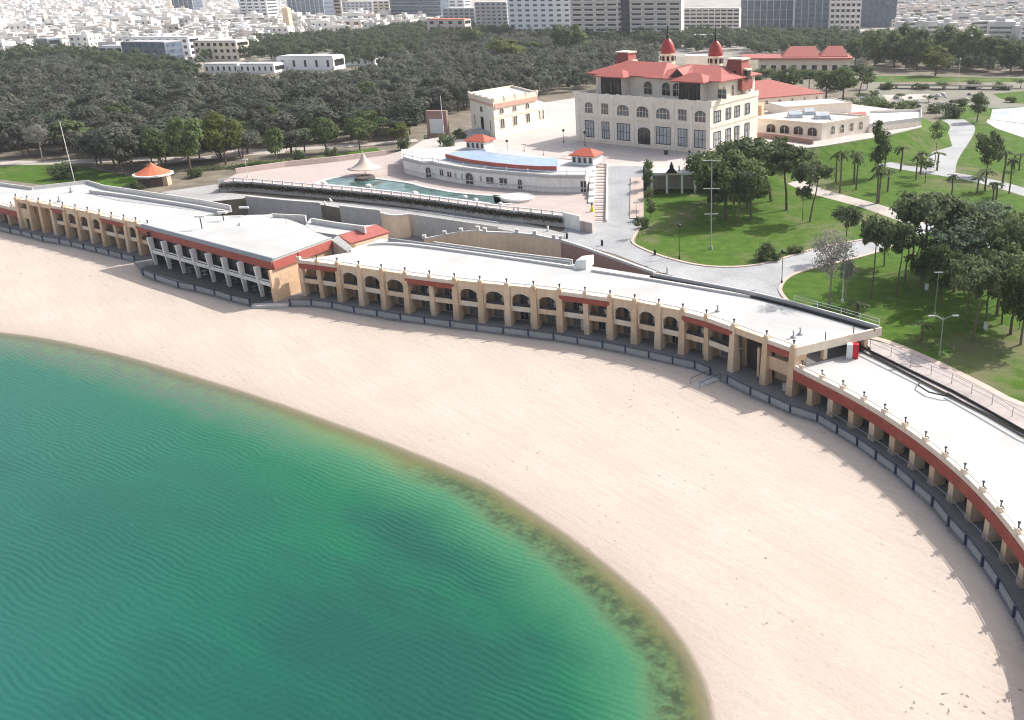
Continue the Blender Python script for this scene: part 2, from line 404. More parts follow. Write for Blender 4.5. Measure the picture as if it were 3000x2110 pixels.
def sand_z(x, y, d):
    und = .06 * np.sin(x * .21 + 1.3 * np.sin(y * .13)) * np.cos(y * .17) + .03 * np.sin(x * .7 + y * .4)
    up = -.7 + .75 * (1 - np.exp(-np.maximum(d, 0) / 11.0))
    dn = -.7 + np.maximum(d, -70) * .085
    return np.where(d > 0, up + und * np.clip(d / 8, 0, 1) - .05 * np.clip(d / 5, 0, 1), dn)
m, nt, b, out = base('beach_sand')
at = nd(nt, 'ShaderNodeAttribute'); at.attribute_name = 'shore'; sh_ = at.outputs['Fac']
c = mixc(nt, ramp(nt, noise(nt, .11, 5), [(.35, (0, 0, 0)), (.7, (1, 1, 1))]), (.51, .435, .378), (.55, .475, .418))
c = mixc(nt, ramp(nt, noise(nt, 1.7, 5, rough=.7), [(.38, (.5,) * 3), (.55, (0,) * 3)]), c, (.48, .395, .33))
geo = nd(nt, 'ShaderNodeNewGeometry')
mp = nd(nt, 'ShaderNodeMapping'); mp.vector_type = 'TEXTURE'; mp.inputs['Rotation'].default_value = (0, 0, R(-47)); mp.inputs['Scale'].default_value = (7, .55, 1); nt.links.new(geo.outputs['Position'], mp.inputs[0])
rake = noise(nt, 1.0, 6, mp.outputs[0], rough=.7)
c = mixc(nt, ramp(nt, rake, [(.42, (.42,) * 3), (.5, (0,) * 3)]), c, (.465, .38, .32))
vo = nd(nt, 'ShaderNodeTexVoronoi'); vo.inputs['Scale'].default_value = .75; vo.inputs['Randomness'].default_value = 1; nt.links.new(geo.outputs['Position'], vo.inputs['Vector'])
patch = ramp(nt, noise(nt, .09, 3), [(.5, (0,) * 3), (.62, (1,) * 3)])
spot = mth(nt, 'MULTIPLY', ramp(nt, vo.outputs['Distance'], [(.1, (1,) * 3), (.2, (0,) * 3)]), patch)
c = mixc(nt, mth(nt, 'MULTIPLY', spot, .4), c, (.36, .29, .22))
wn = mth(nt, 'ADD', sh_, mth(nt, 'MULTIPLY_ADD', noise(nt, .07, 3), 2.4, -1.2))
wet = ramp(nt, mth(nt, 'MULTIPLY', wn, .08), [(0.0, (.55,) * 3), (.12, (.3,) * 3), (.42, (0,) * 3)])
c = mixc(nt, wet, c, (.40, .33, .285))
nt.links.new(c, b.inputs['Base Color']); b.inputs['Roughness'].default_value = .9; b.inputs['Specular IOR Level'].default_value = .2
hh = mth(nt, 'ADD', mth(nt, 'MULTIPLY', noise(nt, 2.2, 6, rough=.7), .7), mth(nt, 'ADD', mth(nt, 'MULTIPLY', rake, .5), mth(nt, 'MULTIPLY', spot, -.5)))
setbump(nt, b, hh, .5, .16)
struct(grid_mesh('beach', -260, 70, -60, 262, 1.0, sand_z, m, lambda d: d > -60), 'broad pale sandy beach curving round the bay')

m, nt, b, out = base('sea_water')
at = nd(nt, 'ShaderNodeAttribute'); at.attribute_name = 'shore'
pos = nd(nt, 'ShaderNodeNewGeometry').outputs['Position']; sx = nd(nt, 'ShaderNodeSeparateXYZ'); nt.links.new(pos, sx.inputs[0])
dep = mth(nt, 'MULTIPLY', at.outputs['Fac'], -1.0)
depn = mth(nt, 'ADD', dep, mth(nt, 'MULTIPLY_ADD', noise(nt, .16, 5, rough=.6), 3.0, -1.5))
depn = mth(nt, 'MULTIPLY', depn, 1 / 70.0)
c = ramp(nt, depn, [(0, (.21, .18, .09)), (.022, (.165, .17, .06)), (.045, (.125, .215, .095)), (.08, (.05, .185, .095)), (.15, (.012, .135, .065)), (.40, (.009, .110, .074)), (.85, (.022, .120, .105))])
c = mixc(nt, ramp(nt, mth(nt, 'MULTIPLY_ADD', sx.outputs[0], -.01, 0.0), [(.35, (0,) * 3), (.85, (.65,) * 3)]), c, mixc(nt, ramp(nt, depn, [(.05, (0,) * 3), (.15, (1,) * 3)]), c, (.032, .135, .118)))
# dark weed grounds on the sea bed
mpd = nd(nt, 'ShaderNodeMapping'); mpd.vector_type = 'TEXTURE'; mpd.inputs['Scale'].default_value = (42, 15, 1); mpd.inputs['Rotation'].default_value = (0, 0, R(-30)); nt.links.new(pos, mpd.inputs[0])
dk = ramp(nt, noise(nt, 1.0, 3, mpd.outputs[0], dist=.5), [(.47, (0,) * 3), (.64, (.75,) * 3)])
dk = mth(nt, 'MULTIPLY', dk, .45)
for bx_, by_, rad_, am_ in ((1290, 1580, 13, .85), (1200, 2000, 24, .85), (1500, 1850, 12, .6), (300, 1560, 14, .3)):
    bc = W(bx_, by_, -.7); vm = nd(nt, 'ShaderNodeVectorMath'); vm.operation = 'DISTANCE'; nt.links.new(pos, vm.inputs[0]); vm.inputs[1].default_value = tuple(bc)
    dd = mth(nt, 'ADD', vm.outputs['Value'], mth(nt, 'MULTIPLY_ADD', noise(nt, 2.4, 6, mpd.outputs[0], rough=.65), rad_ * 2.4, -rad_ * 1.2))
    dk = mth(nt, 'MAXIMUM', dk, mth(nt, 'MULTIPLY', ramp(nt, mth(nt, 'MULTIPLY', dd, 1 / rad_), [(.25, (1,) * 3), (1.0, (0,) * 3)]), am_))
dk = mth(nt, 'MULTIPLY', dk, ramp(nt, depn, [(.09, (0,) * 3), (.16, (.92,) * 3)]))
c = mixc(nt, dk, c, (.012, .072, .062))
# weed beds along the edge
wd_n = ramp(nt, noise(nt, .9, 6, rough=.7), [(.40, (0,) * 3), (.6, (1,) * 3)])
band_l = ramp(nt, depn, [(0.0, (0,) * 3), (.028, (1,) * 3), (.085, (.9,) * 3), (.125, (0,) * 3)])
band_r = ramp(nt, depn, [(.014, (0,) * 3), (.034, (1,) * 3), (.052, (.9,) * 3), (.068, (0,) * 3)])
band = mixc(nt, ramp(nt, mth(nt, 'MULTIPLY_ADD', sx.outputs[0], .01, 1.0), [(.58, (0,) * 3), (.66, (1,) * 3)]), band_l, band_r)
wx = ramp(nt, mth(nt, 'MULTIPLY_ADD', sx.outputs[0], .01, 1.0), [(.0, (.85,) * 3), (.40, (.8,) * 3), (.60, (.1,) * 3), (.68, (.0,) * 3), (.76, (.85,) * 3), (.95, (1,) * 3)])
c = mixc(nt, mth(nt, 'MULTIPLY', mth(nt, 'MULTIPLY', band, wx), mth(nt, 'MULTIPLY_ADD', wd_n, .7, .3)), c, mixc(nt, ramp(nt, mth(nt, 'MULTIPLY_ADD', sx.outputs[0], .01, 1.0), [(.55, (0,) * 3), (.7, (1,) * 3)]), (.12, .13, .11), (.045, .062, .03)))
fine = noise(nt, 3.5, 5, rough=.7)
c = mixc(nt, ramp(nt, fine, [(.35, (.25,) * 3), (.6, (0,) * 3)]), c, (.02, .09, .075))
nt.links.new(c, b.inputs['Base Color']); b.inputs['Roughness'].default_value = .18; b.inputs['IOR'].default_value = 1.33; b.inputs['Specular IOR Level'].default_value = .22
def waves(ang, sc, dist, dsc):
    mpw = nd(nt, 'ShaderNodeMapping'); mpw.inputs['Rotation'].default_value = (0, 0, R(ang)); nt.links.new(pos, mpw.inputs[0])
    w = nd(nt, 'ShaderNodeTexWave'); w.wave_type = 'BANDS'; w.bands_direction = 'X'; w.inputs['Scale'].default_value = sc; w.inputs['Distortion'].default_value = dist
    w.inputs['Detail'].default_value = 3; w.inputs['Detail Scale'].default_value = dsc; nt.links.new(mpw.outputs[0], w.inputs[0]); return w.outputs['Fac']
amp = ramp(nt, noise(nt, .06, 3), [(.38, (.05,) * 3), (.66, (.95,) * 3)])
wh = mth(nt, 'ADD', mth(nt, 'MULTIPLY', waves(52, .43, 14.0, .22), amp), mth(nt, 'MULTIPLY', waves(-60, .52, 12.0, .25), mth(nt, 'SUBTRACT', 1.0, amp)))
wh = mth(nt, 'ADD', wh, mth(nt, 'MULTIPLY', noise(nt, 1.8, 6, rough=.7), 2.4))
wh = mth(nt, 'MULTIPLY', wh, ramp(nt, mth(nt, 'MULTIPLY', dep, .1), [(.05, (.12,) * 3), (.8, (1,) * 3)]))
setbump(nt, b, wh, .55, .05)
tr = nd(nt, 'ShaderNodeBsdfTransparent'); mx = nd(nt, 'ShaderNodeMixShader')
al = ramp(nt, mth(nt, 'MULTIPLY', dep, .1), [(0.0, (.0,) * 3), (.05, (.5,) * 3), (.22, (1,) * 3)])
nt.links.new(al, mx.inputs[0]); nt.links.new(tr.outputs[0], mx.inputs[1]); nt.links.new(b.outputs[0], mx.inputs[2]); nt.links.new(mx.outputs[0], out.inputs[0])
struct(grid_mesh('sea', -420, 8, -80, 178, 2.0, lambda x, y, d: np.full(x.shape, -.7), m, lambda d: d < 3), 'green and teal shallow sea of the rounded bay')

# ------------------------------------------------------------------ ground levels
GE = px('r1b', (-500, 95), (0, 165), (280, 205), (745, 160), (900, 205), (1690, 325)) + px('r2b', (60, 290), (400, 325), (720, 350), (840, 370), (1200, 410), (1420, 440), (2180, 550)) \
    + px('r3b', (300, 575), (700, 652), (1100, 785), (1500, 930), (2296, 1090)) + px('r4b', (370, 1180), (1080, 1372)) + px('c3', (1300, 330), (1700, 540), (2000, 690), (2296, 835))
GEW = [W(x, y, U) for x, y in GE]
GEW = [Vector((-330, 330, U))] + GEW + [Vector((58, 60, U)), Vector((62, 20, U)), Vector((60, -60, U))]
gp = [(p.x, p.y) for p in GEW] + [(x, -60) for x in range(110, 400, 50)] + [(400, y) for y in range(-60, 650, 50)] + [(x, 650) for x in range(400, -401, -50)] + [(-400, y) for y in range(600, 329, -45)] + [(-365, 330)]
m, nt, b, out = base('upper_ground_soil')
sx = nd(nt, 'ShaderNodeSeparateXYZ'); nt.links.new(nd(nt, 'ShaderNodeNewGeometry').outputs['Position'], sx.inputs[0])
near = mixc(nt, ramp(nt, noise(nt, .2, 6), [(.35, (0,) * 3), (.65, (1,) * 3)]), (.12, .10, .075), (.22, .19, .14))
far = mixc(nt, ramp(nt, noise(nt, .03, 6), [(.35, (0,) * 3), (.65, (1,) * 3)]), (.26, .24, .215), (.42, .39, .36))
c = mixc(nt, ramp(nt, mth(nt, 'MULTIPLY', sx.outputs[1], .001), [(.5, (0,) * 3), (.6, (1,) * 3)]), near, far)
nt.links.new(c, b.inputs['Base Color']); b.inputs['Roughness'].default_value = .95
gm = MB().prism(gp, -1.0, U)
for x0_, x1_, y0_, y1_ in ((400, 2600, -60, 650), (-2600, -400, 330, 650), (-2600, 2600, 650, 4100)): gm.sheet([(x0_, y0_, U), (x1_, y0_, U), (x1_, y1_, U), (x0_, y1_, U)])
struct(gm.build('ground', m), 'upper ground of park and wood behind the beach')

FEN = px('r1b', (-260, 495), (-100, 537), (88, 580), (180, 600), (270, 622), (360, 648), (500, 668), (600, 690), (705, 715), (810, 740), (915, 765), (1025, 795), (1130, 818)) + \
      px('r1b', (1205, 935), (1305, 975), (1500, 1040), (1640, 1065), (1805, 1105), (1945, 1148), (2100, 1185)) + \
      px('r2b', (300, 1190), (430, 1190), (610, 1190), (785, 1212)) + px('c2', (85, 37), (240, 60), (398, 87), (560, 108), (733, 133), (910, 156), (1090, 177), (1258, 196), (1427, 218), (1588, 246), (1756, 275), (1910, 307), (2068, 342), (2228, 378)) + \
      px('c3', (80, 412), (185, 455), (300, 512), (455, 590), (583, 645), (722, 710), (905, 768), (1037, 850), (1172, 932), (1297, 1025), (1430, 1122), (1550, 1230), (1677, 1340), (1785, 1475), (1900, 1600)) + px('c4', (2012, 575), (2115, 725), (2225, 915), (2330, 1120))
FW_ = [W(x, y, .25) for x, y in FEN] + [Vector((28.5, 56, 0)), Vector((27, 42, 0)), Vector((23, 25, 0)), Vector((10, -20, 0))]
pp = [(p.x, p.y) for p in FW_] + [(p.x, p.y) for p in reversed(GEW[:-1])]
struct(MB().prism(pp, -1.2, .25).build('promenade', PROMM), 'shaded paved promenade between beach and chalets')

def road(name, pts, m, z, label, th=None, kind='structure', curve=0, skip_end=True):
    if curve: pts = chaikin(list(pts) + [pts[0]], curve)[:-1]
    o = MB().sheet([(p[0], p[1], z) for p in pts]).build(name, m, fix=False)
    return struct(o, label, kind)
def up(o):   # sheets must face up
    return o
lawn_r = Z('d', U, (1435, 400), (1425, 545), (1480, 600), (1600, 655), (1780, 688), (1960, 768), (2296, 928), (2500, 1010)) + [Vector((75, 60, 0)), Vector((250, 60, 0))] + Z('d', U, (2900, 500), (2700, 300), (2296, 200), (2150, 235), (2060, 300), (1900, 320), (1700, 350))
struct(MB().sheet([(p[0], p[1], U + .012) for p in lawn_r]).build('lawn', LAWN), 'sunny green park lawn with tree shadows')
lawn_l = Z('r1b', U, (-400, 40), (0, 25), (430, -5), (700, 25), (1180, 120), (1150, 185), (1000, 190), (660, 185), (480, 195), (0, 130), (-400, 95))
struct(MB().sheet([(p[0], p[1], U + .012) for p in lawn_l]).build('lawn', LAWN), 'small green lawn beside the white mast')
lawn_m = Z('r2t', U, (0, 1440), (400, 1385), (830, 1345), (1240, 1295), (1150, 1240), (850, 1290), (500, 1330), (0, 1380))
struct(MB().sheet([(p[0], p[1], U + .012) for p in lawn_m]).build('lawn', LAWN), 'strip of lawn along the pool terrace wall')

R1 = Z('d', U, (1266, 512), (1342, 494), (1440, 494), (1428, 522), (1413, 545), (1450, 563), (1490, 578), (1560, 596), (1630, 601), (1700, 596), (1760, 579), (1850, 552), (1965, 534), (2060, 505), (2180, 470), (2190, 490), (2060, 528), (1965, 566), (1870, 590), (1800, 606), (1762, 622), (1747, 645), (1754, 662), (1772, 682), (1700, 668), (1600, 645), (1480, 611), (1380, 571), (1266, 541))
struct(MB().sheet([(p[0], p[1], U + .05) for p in R1]).build('road', ROAD), 'pale grey road sweeping round the lawn behind the chalets')
R2 = Z('r1b', U, (1350, 240), (1840, 170), (1842, 238), (2296, 285)) + Z('r2b', U, (1000, 335), (2296, 470)) + Z('r3b', U, (690, 575), (880, 500), (690, 640), (300, 572)) + Z('r2b', U, (2180, 549), (1420, 441), (1200, 411), (840, 371), (720, 351), (400, 326), (60, 291)) + Z('r1b', U, (1690, 326))
struct(MB().sheet([(p[0], p[1], U + .03) for p in R2]).build('service_road', road_mat('service_road_concrete', (.40, .39, .385))), 'grey service road below the pool terrace wall')
def ribbon(name, k, mid, w, m, z, label, ends=None):
    c = chaikin([W(x, y, U) for x, y in px(k, *mid)], 2); a = offset(c, w / 2); d = offset(c, -w / 2)
    mb = MB(); n = len(c); mb.add([(p.x, p.y, z) for p in a] + [(p.x, p.y, z) for p in d], [(i, n + i, n + i + 1, i + 1) for i in range(n - 1)])
    struct(mb.build(name, m), label); return c
ribbon('path', 'd', [(1705, 372), (1760, 398), (1830, 430), (1900, 448), (1965, 466), (2030, 490), (2120, 520), (2250, 560)], 5.0, PATHM, U + .03, 'sandy footpath between the palm lawn and the pines')
ribbon('path', 'd', [(1760, 322), (1850, 335), (1990, 370), (2080, 384), (2200, 403), (2296, 430), (2450, 480)], 5.5, ROAD, U + .035, 'pale lane crossing the palm lawn')
ribbon('path', 'd', [(2105, 388), (2112, 358), (2133, 330), (2155, 300), (2160, 282), (2135, 268)], 7.5, ROAD, U + .04, 'grey lane curving up past the villa annexes')
ribbon('path', 'r1b', [(-500, -15), (0, -10), (300, -5), (700, -20), (1100, -38), (1500, -40)], 6, PATHM, U + .02, 'pale road along the edge of the wood')
ribbon('path', 'r2t', [(-100, 1270), (400, 1260), (800, 1235), (1200, 1205), (1500, 1180)], 5, PATHM, U + .02, 'pale road under the wood beside the pool terrace')
ribbon('path', 'r1t', [(1300, 1370), (1700, 1330), (2100, 1290), (2400, 1275)], 6, PATHM, U + .021, 'pale road seen between the trunks behind the kiosk')
# walk and kerb beside the low arcade
wk = chaikin(Z('c3', U, (1215, 190), (1330, 205), (1500, 265), (1800, 400), (2050, 525), (2296, 660)) + [Vector((75, 55, 0)), Vector((85, 0, 0))], 2)
n = len(wk); a = offset(wk, -1.1); mb = MB(); mb.add([(p.x, p.y, U + .06) for p in wk] + [(p.x, p.y, U + .06) for p in a], [(i, n + i, n + i + 1, i + 1) for i in range(n - 1)])
struct(mb.build('pavement', KERB), 'pink paved walk between the lawn and the arcade roof')
ge_r = [p for p in GEW if p.x > 19 and p.y > 20]
def even(pts, n):
    P2 = [Vector((p[0], p[1], 0)) for p in pts]; ln = [0]
    for u_, v_ in zip(P2, P2[1:]): ln.append(ln[-1] + (v_ - u_).length)
    out = []
    for k in range(n):
        s = ln[-1] * k / (n - 1); i = max(j for j in range(len(ln) - 1) if ln[j] <= s + 1e-6); out.append(P2[i].lerp(P2[i + 1], (s - ln[i]) / max(1e-6, ln[i + 1] - ln[i])))
    return out
ea, eb_ = even([p for p in ge_r if p.y < 117], 26), even([q for q in a if q.y > 22], 26)
struct(MB().add([(p.x, p.y, U + .03) for p in ea] + [(p.x, p.y, U + .03) for p in eb_], [(i, 26 + i, 27 + i, i + 1) for i in range(25)]).build('paving_strip', road_mat('pinkish_concrete', (.50, .44, .42))), 'worn concrete strip behind the low arcade')
# kerbs round the lawn
kb = Z('d', U, (1440, 500), (1428, 522), (1413, 545), (1450, 563), (1490, 578), (1560, 596), (1630, 601), (1700, 596), (1760, 579), (1850, 552), (1965, 534), (2060, 505))
mb = MB(); mb.wall(chaikin(kb, 2), U - .1, U + .18, .55); kb2 = Z('d', U, (2060, 531), (1965, 568), (1870, 592), (1800, 608), (1762, 624), (1747, 647), (1754, 664), (1780, 690)); mb.wall(chaikin(kb2, 2), U - .1, U + .18, .6)
struct(mb.build('kerb', KERB), 'pink kerb edging the lawns at the road bend')

# sand-coloured ramp down to the sunken court, with its walls
ra = Z('r2b', 1.6, (1640, 610)) + Z('r2b', 3.0, (1900, 575)) + Z('r2b', U, (2180, 552)) + Z('r3b', U, (300, 590), (180, 585))
lower = [W(*px('r2b', (1500, 625))[0], .6), W(*px('r2b', (1560, 640))[0], .6)]
rp = [W(*px('r2b', q)[0], z) for q, z in (((1660, 592), 1.2), ((1950, 572), 2.8), ((2180, 551), U + .02))] + [W(*px('r3b', q)[0], z) for q, z in (((330, 578), U + .02), ((60, 588), 3.6))] + [W(*px('r2b', q)[0], z) for q, z in (((2010, 588), 3.4), ((1860, 600), 2.4), ((1560, 640), .8))]
struct(MB().sheet(rp).build('ramp', ROAD), 'pale ramp rising from the sunken court to the road')
t = thing('retaining_wall', (rp[3].x, rp[3].y, .3), 'tan retaining wall with cream rail below the road, behind the long chalet roof', 'wall')
tw = [W(*px('r2b', q)[0], z) for q, z in (((1560, 640), 1.4), ((1730, 606), 2.2), ((1870, 583), 3.0), ((2010, 568), U + .3))] + [W(*px('r3b', q)[0], U + .3) for q in ((60, 582), (330, 592), (480, 606), (640, 640), (700, 650))]
tops = [p.z for p in tw]; MB().wall(tw, .2, tops, .4).build('wall', TANL, t)
MB().wall(tw, [z + .003 for z in tops], [z + .35 for z in tops], .5).build('coping', COPING, t)
for i, p in enumerate(tw):
    MB().box(p.x - .35, p.x + .35, p.y - .35, p.y + .35, p.z + .3, p.z + 1.0).build('pier', COPING, t)
t = thing('retaining_wall', tuple(W(*px('r3b', (1100, 790))[0], .3)), 'brown wall under the road edge, tapering to the chalet roof', 'wall')
bw = [W(*q, U + .35) for q in px('r3b', (700, 652), (900, 715), (1100, 787), (1300, 860), (1500, 932))]
MB().wall(bw, .2, U + .3, .4, .05).build('wall', BROWNW, t); MB().wall(bw, U + .303, U + .75, .5, .05).build('coping', COPING, t)
wa = [W(*q, U) for q in px('r2b', (1420, 438), (1800, 494), (2180, 548))]
t = thing('retaining_wall', (wa[0].x, wa[0].y, .3), 'grey shaded wall with thin railing beside the descending ramp', 'wall')
MB().wall(wa, .2, U + .5, .35).build('wall', GREYW, t)
MB().tube([(p.x, p.y, U + 1.35) for p in wa], .05).build('rail', WHITEM, t)
rs = resample(wa, 3.0)
for p in rs: MB().tube([(p.x, p.y, U + .5), (p.x, p.y, U + 1.35)], .05).build('post', WHITEM, t)
wb = [W(*q, U) for q in px('r2b', (60, 290), (400, 325), (690, 347))]
t = thing('retaining_wall', (wb[0].x, wb[0].y, .3), 'long grey curved wall with pale coping behind the pavilion roof', 'wall')
MB().wall(wb, .2, U + .4, .35).build('wall', GREYW, t); MB().wall(wb, U + .403, U + .6, .6).build('coping', COPING, t)
wc = [W(*q, U) for q in px('r2b', (850, 371), (1020, 392), (1190, 409))]
t = thing('retaining_wall', (wc[0].x, wc[0].y, .3), 'short dark grey wall between the court stairs and the curved tan wall', 'wall')
MB().wall(wc, .2, U + .4, .35).build('wall', GREYW, t); MB().wall(wc, U + .403, U + .6, .5).build('coping', COPING, t)
wdv = [W(*q, U + .9) for q in px('r2b', (1195, 405), (1260, 425), (1330, 430), (1395, 422), (1425, 418))]
t = thing('retaining_wall', (wdv[0].x, wdv[0].y, .3), 'curved tan wall beside the garden behind the pavilion', 'wall')
MB().wall(chaikin(wdv, 2), .2, U + .6, .4).build('wall', TANL, t); MB().wall(chaikin(wdv, 2), U + .603, U + .9, .6).build('coping', COPING, t)
# court stairs
t = thing('stairs', tuple(W(*px('r2b', (800, 400))[0], .3)), 'flight of pale steps with white sides going down to the sunken court', 'stairs')
s0 = W(*px('r2b', (745, 335))[0], U); s1 = W(*px('r2b', (860, 465))[0], .8); f = Fr(s0, s1, 0); mb = MB()
for k in range(14): fbox(mb, f, f.L * k / 14, f.L * (k + 1) / 14, -1.2, 1.2, .3, U - (U - .6) * (k + .5) / 14)
mb.build('steps', PLAZA, t)
for sgn in (-1, 1):
    mb = MB(); fprism(mb, f, [(0, .3), (f.L, .3), (f.L, 1.5), (0, U + .9)], sgn * 1.45 - .15, sgn * 1.45 + .15); mb.build('side_wall', WHITEW, t)
# ------------------------------------------------------------------ beach chalets
def bay_window(fr, w, z0, h, d, parent, glass, bars=2):
    return window(fr, fr.L / 2, w, z0, h, parent, d=d, glass=glass, fr=GREYM, bars=bars, cross=0)
def chalet_block(t, base_pts, kinds, roof_back, roof_ends=None, ztop=6.4, rail_from=0):
    n = len(base_pts)
    frs = [Fr((a.x, a.y, 0), (b.x, b.y, 0)) for a, b in zip(base_pts, base_pts[1:])]
    # columns
    for i, p in enumerate(base_pts):
        d = (base_pts[min(i + 1, n - 1)] - base_pts[max(i - 1, 0)]).normalized(); q = p - d * .5
        f = Fr((q.x, q.y, 0), ((q + d).x, (q + d).y, 0))
        kl = kinds[i - 1] if i > 0 else kinds[0]; kr = kinds[i] if i < n - 1 else kinds[-1]
        mid = kl == 'R' and kr == 'R'
        mb = MB()
        if mid:
            fbox(mb, f, .1, .9, .12, 1.1, .25, 5.18)
            fbox(mb, f, .2, .8, -.05, .55, 5.98, 6.78)
        else:
            w = .46
            mb.hexa([f.p(.5 - w - .06, -.42, .25), f.p(.5 + w + .06, -.42, .25), f.p(.5 + w, 1.1, .25), f.p(.5 - w, 1.1, .25)],
                    [f.p(.5 - w + .05, -.05, 6.78), f.p(.5 + w - .05, -.05, 6.78), f.p(.5 + w - .05, .7, 6.78), f.p(.5 - w + .05, .7, 6.78)])
        c = mb.build('column', TAN if i % 3 else TANL, t); LOCS[c.name] = parent_loc(t)
        mb = MB(); fbox(mb, f, .22, .78, .0, .5, 6.783, 7.1); mb.build('cap', CREAM, c)
        mb = MB(); mb.tube([f.p(.5, .22, 7.1), f.p(.5, .22, 7.6)], .09, 6); fbox(mb, f, .38, .62, .1, .34, 7.5, 7.66); mb.build('finial', DARKM, c)
    for i, (k, f) in enumerate(zip(kinds, frs)):
        L = f.L; a, b = .42, L - .42
        if k in 'AR':
            mb = MB(); fbox(mb, f, a, b, .32, 2.55, 2.62, 2.82); fbox(mb, f, a, b, .3, .5, 2.55, 3.35); bo = mb.build('balcony', CREAM if i % 2 else TANL, t)
            mb = MB(); fbox(mb, f, a + .15, b - .15, .34, .42, 3.352, 3.8); LOCS[bo.name] = parent_loc(t); mb.build('balustrade', DARKM, bo)
            bay_window(f, L - 1.5, .35, 2.1, 2.5, t, CURTAIN if i % 3 else GLASSB, 3)
            bay_window(f, L - 1.7, 2.9, 1.9, 2.5, t, GLASS if i % 2 else CURTAIN, 2)
            mb = MB(); fprism(mb, f, [(b - 1.35, 2.82), (b, 2.82), (b, 4.9), (b - .75, 4.9), (b - .75, 4.1), (b - 1.35, 4.1)], 1.5, 1.72)
            fprism(mb, f, [(b - 1.2, .25), (b, .25), (b, 2.61), (b - .9, 2.61), (b - .9, 1.9), (b - 1.2, 1.9)], 1.55, 1.78); mb.build('stepped_panel', CREAM, t)  # cream panels with a stepped edge at one side of the bay
        if k == 'A':
            ap = [(a, 6.6), (a, 4.35)] ; s0, s1 = a + .28, b - .28
            m_ = 10; c = (s0 + s1) / 2; r = (s1 - s0) / 2
            ap += [(s0, 4.35)] + [(c - r * math.cos(math.pi * q / m_), 4.4 + 1.0 * math.sin(math.pi * q / m_)) for q in range(0, m_ + 1)] + [(s1, 4.35), (b, 4.35), (b, 6.6)]
            mb = MB()
            xs = [a] + [c - r * math.cos(math.pi * q / m_) for q in range(0, m_ + 1)] + [b]; zs = [4.35] + [4.4 + 1.0 * math.sin(math.pi * q / m_) for q in range(0, m_ + 1)] + [4.35]
            zs[0] = zs[1] = zs[-1] = zs[-2] = 3.36
            xs.insert(2, xs[1] + .001); zs.insert(2, 4.4); xs.insert(-2, xs[-2] - .001); zs.insert(-2, 4.4)
            for q in range(len(xs) - 1): fprism(mb, f, [(xs[q], zs[q]), (xs[q + 1], zs[q + 1]), (xs[q + 1], 6.62), (xs[q], 6.62)], .2, .5)
            ao = mb.build('arched_panel', TANL, t); LOCS[ao.name] = parent_loc(t)
            mb = MB(); tr = [f.p(c - (r + .12) * math.cos(math.pi * q / m_), .16, 4.4 + 1.12 * math.sin(math.pi * q / m_)) for q in range(m_ + 1)]
            mb.tube([f.p(c - r - .12, .16, 3.4)] + tr + [f.p(c + r + .12, .16, 3.4)], .1, 4); mb.build('arch_moulding', CREAM, ao)
        if k in 'RS':
            mb = MB(); fprism(mb, f, [(-.0, 5.2), (L, 5.2), (L, 6.0), (0, 6.0)], -.12, .3) if k == 'R' else fbox(mb, f, a, b, -.12, .3, 5.2, 6.0)
            mb.build('red_fascia', REDF, t)
            mb = MB(); fbox(mb, f, 0, L, -.02, .5, 6.003, 6.6); mb.build('parapet', CREAM, t)
        if k == 'S':
            mb = MB(); fbox(mb, f, a, b, .3, .5, 2.5, 4.3); mb.build('panel_wall', TAN, t)
        if k in 'OT':
            mb = MB(); fbox(mb, f, a, b, .1, .5, 5.7, 6.6); mb.build('parapet', TANL, t)
        if k == 'O':
            mb = MB(); fbox(mb, f, 3.2, L - 2.2, 1.6, 1.85, 3.0, 3.6); fprism(mb, f, [(3.0, .3), (3.0, 2.2), (3.4, 2.2), (L - 2.6, .3)], 1.7, 1.9); fbox(mb, f, L - 2.4, L - 2.0, 1.2, 1.7, .25, 4.3); mb.build('stair_flight', TANL, t); mb = MB(); fbox(mb, f, a + .1, b - .1, 2.3, 2.5, .26, 5.9); mb.build('shade_panel', WOODD, t)  # the dark panel stands in for shade deep in the stair bay
        if k == 'D':
            mb = MB(); c = L / 2
            for q0, q1 in ((a, c - .8), (c + .8, b)): fbox(mb, f, q0, q1, .2, .5, .25, 4.6)
            fbox(mb, f, c - .8, c + .8, .2, .5, 2.5, 4.6); fbox(mb, f, a, b, .2, .5, 5.8, 6.6); mb.build('wall', TANL, t)
        # rail above the parapet
        MB().tube([f.p(.25, .25, 7.02), f.p(L - .25, .25, 7.02)], .05, 5).build('railing', CREAM, t)
    # back wall with cross walls
    inner = offset(base_pts, 2.7)
    mb = MB(); mb.wall(inner, .25, 6.0, .22)
    for i, p in enumerate(base_pts):
        if 0 < i < n - 1 and 'O' in kinds[i - 1:i + 1] : continue
        d = (base_pts[min(i + 1, n - 1)] - base_pts[max(i - 1, 0)]).normalized(); nn = Vector((-d.y, d.x, 0))
        mb.wall([p + nn * 1.12, p + nn * 2.55], .26, 5.9, .24)
    mb.build('back_wall', TAN, t)
    rf = offset(base_pts, .55)
    poly = [(p.x, p.y) for p in rf] + [(p.x, p.y) for p in (roof_ends or [])] + [(p.x, p.y) for p in reversed(roof_back)]
    MB().prism(poly, 5.95, ztop).build('roof', ROOFW, t)
    return frs

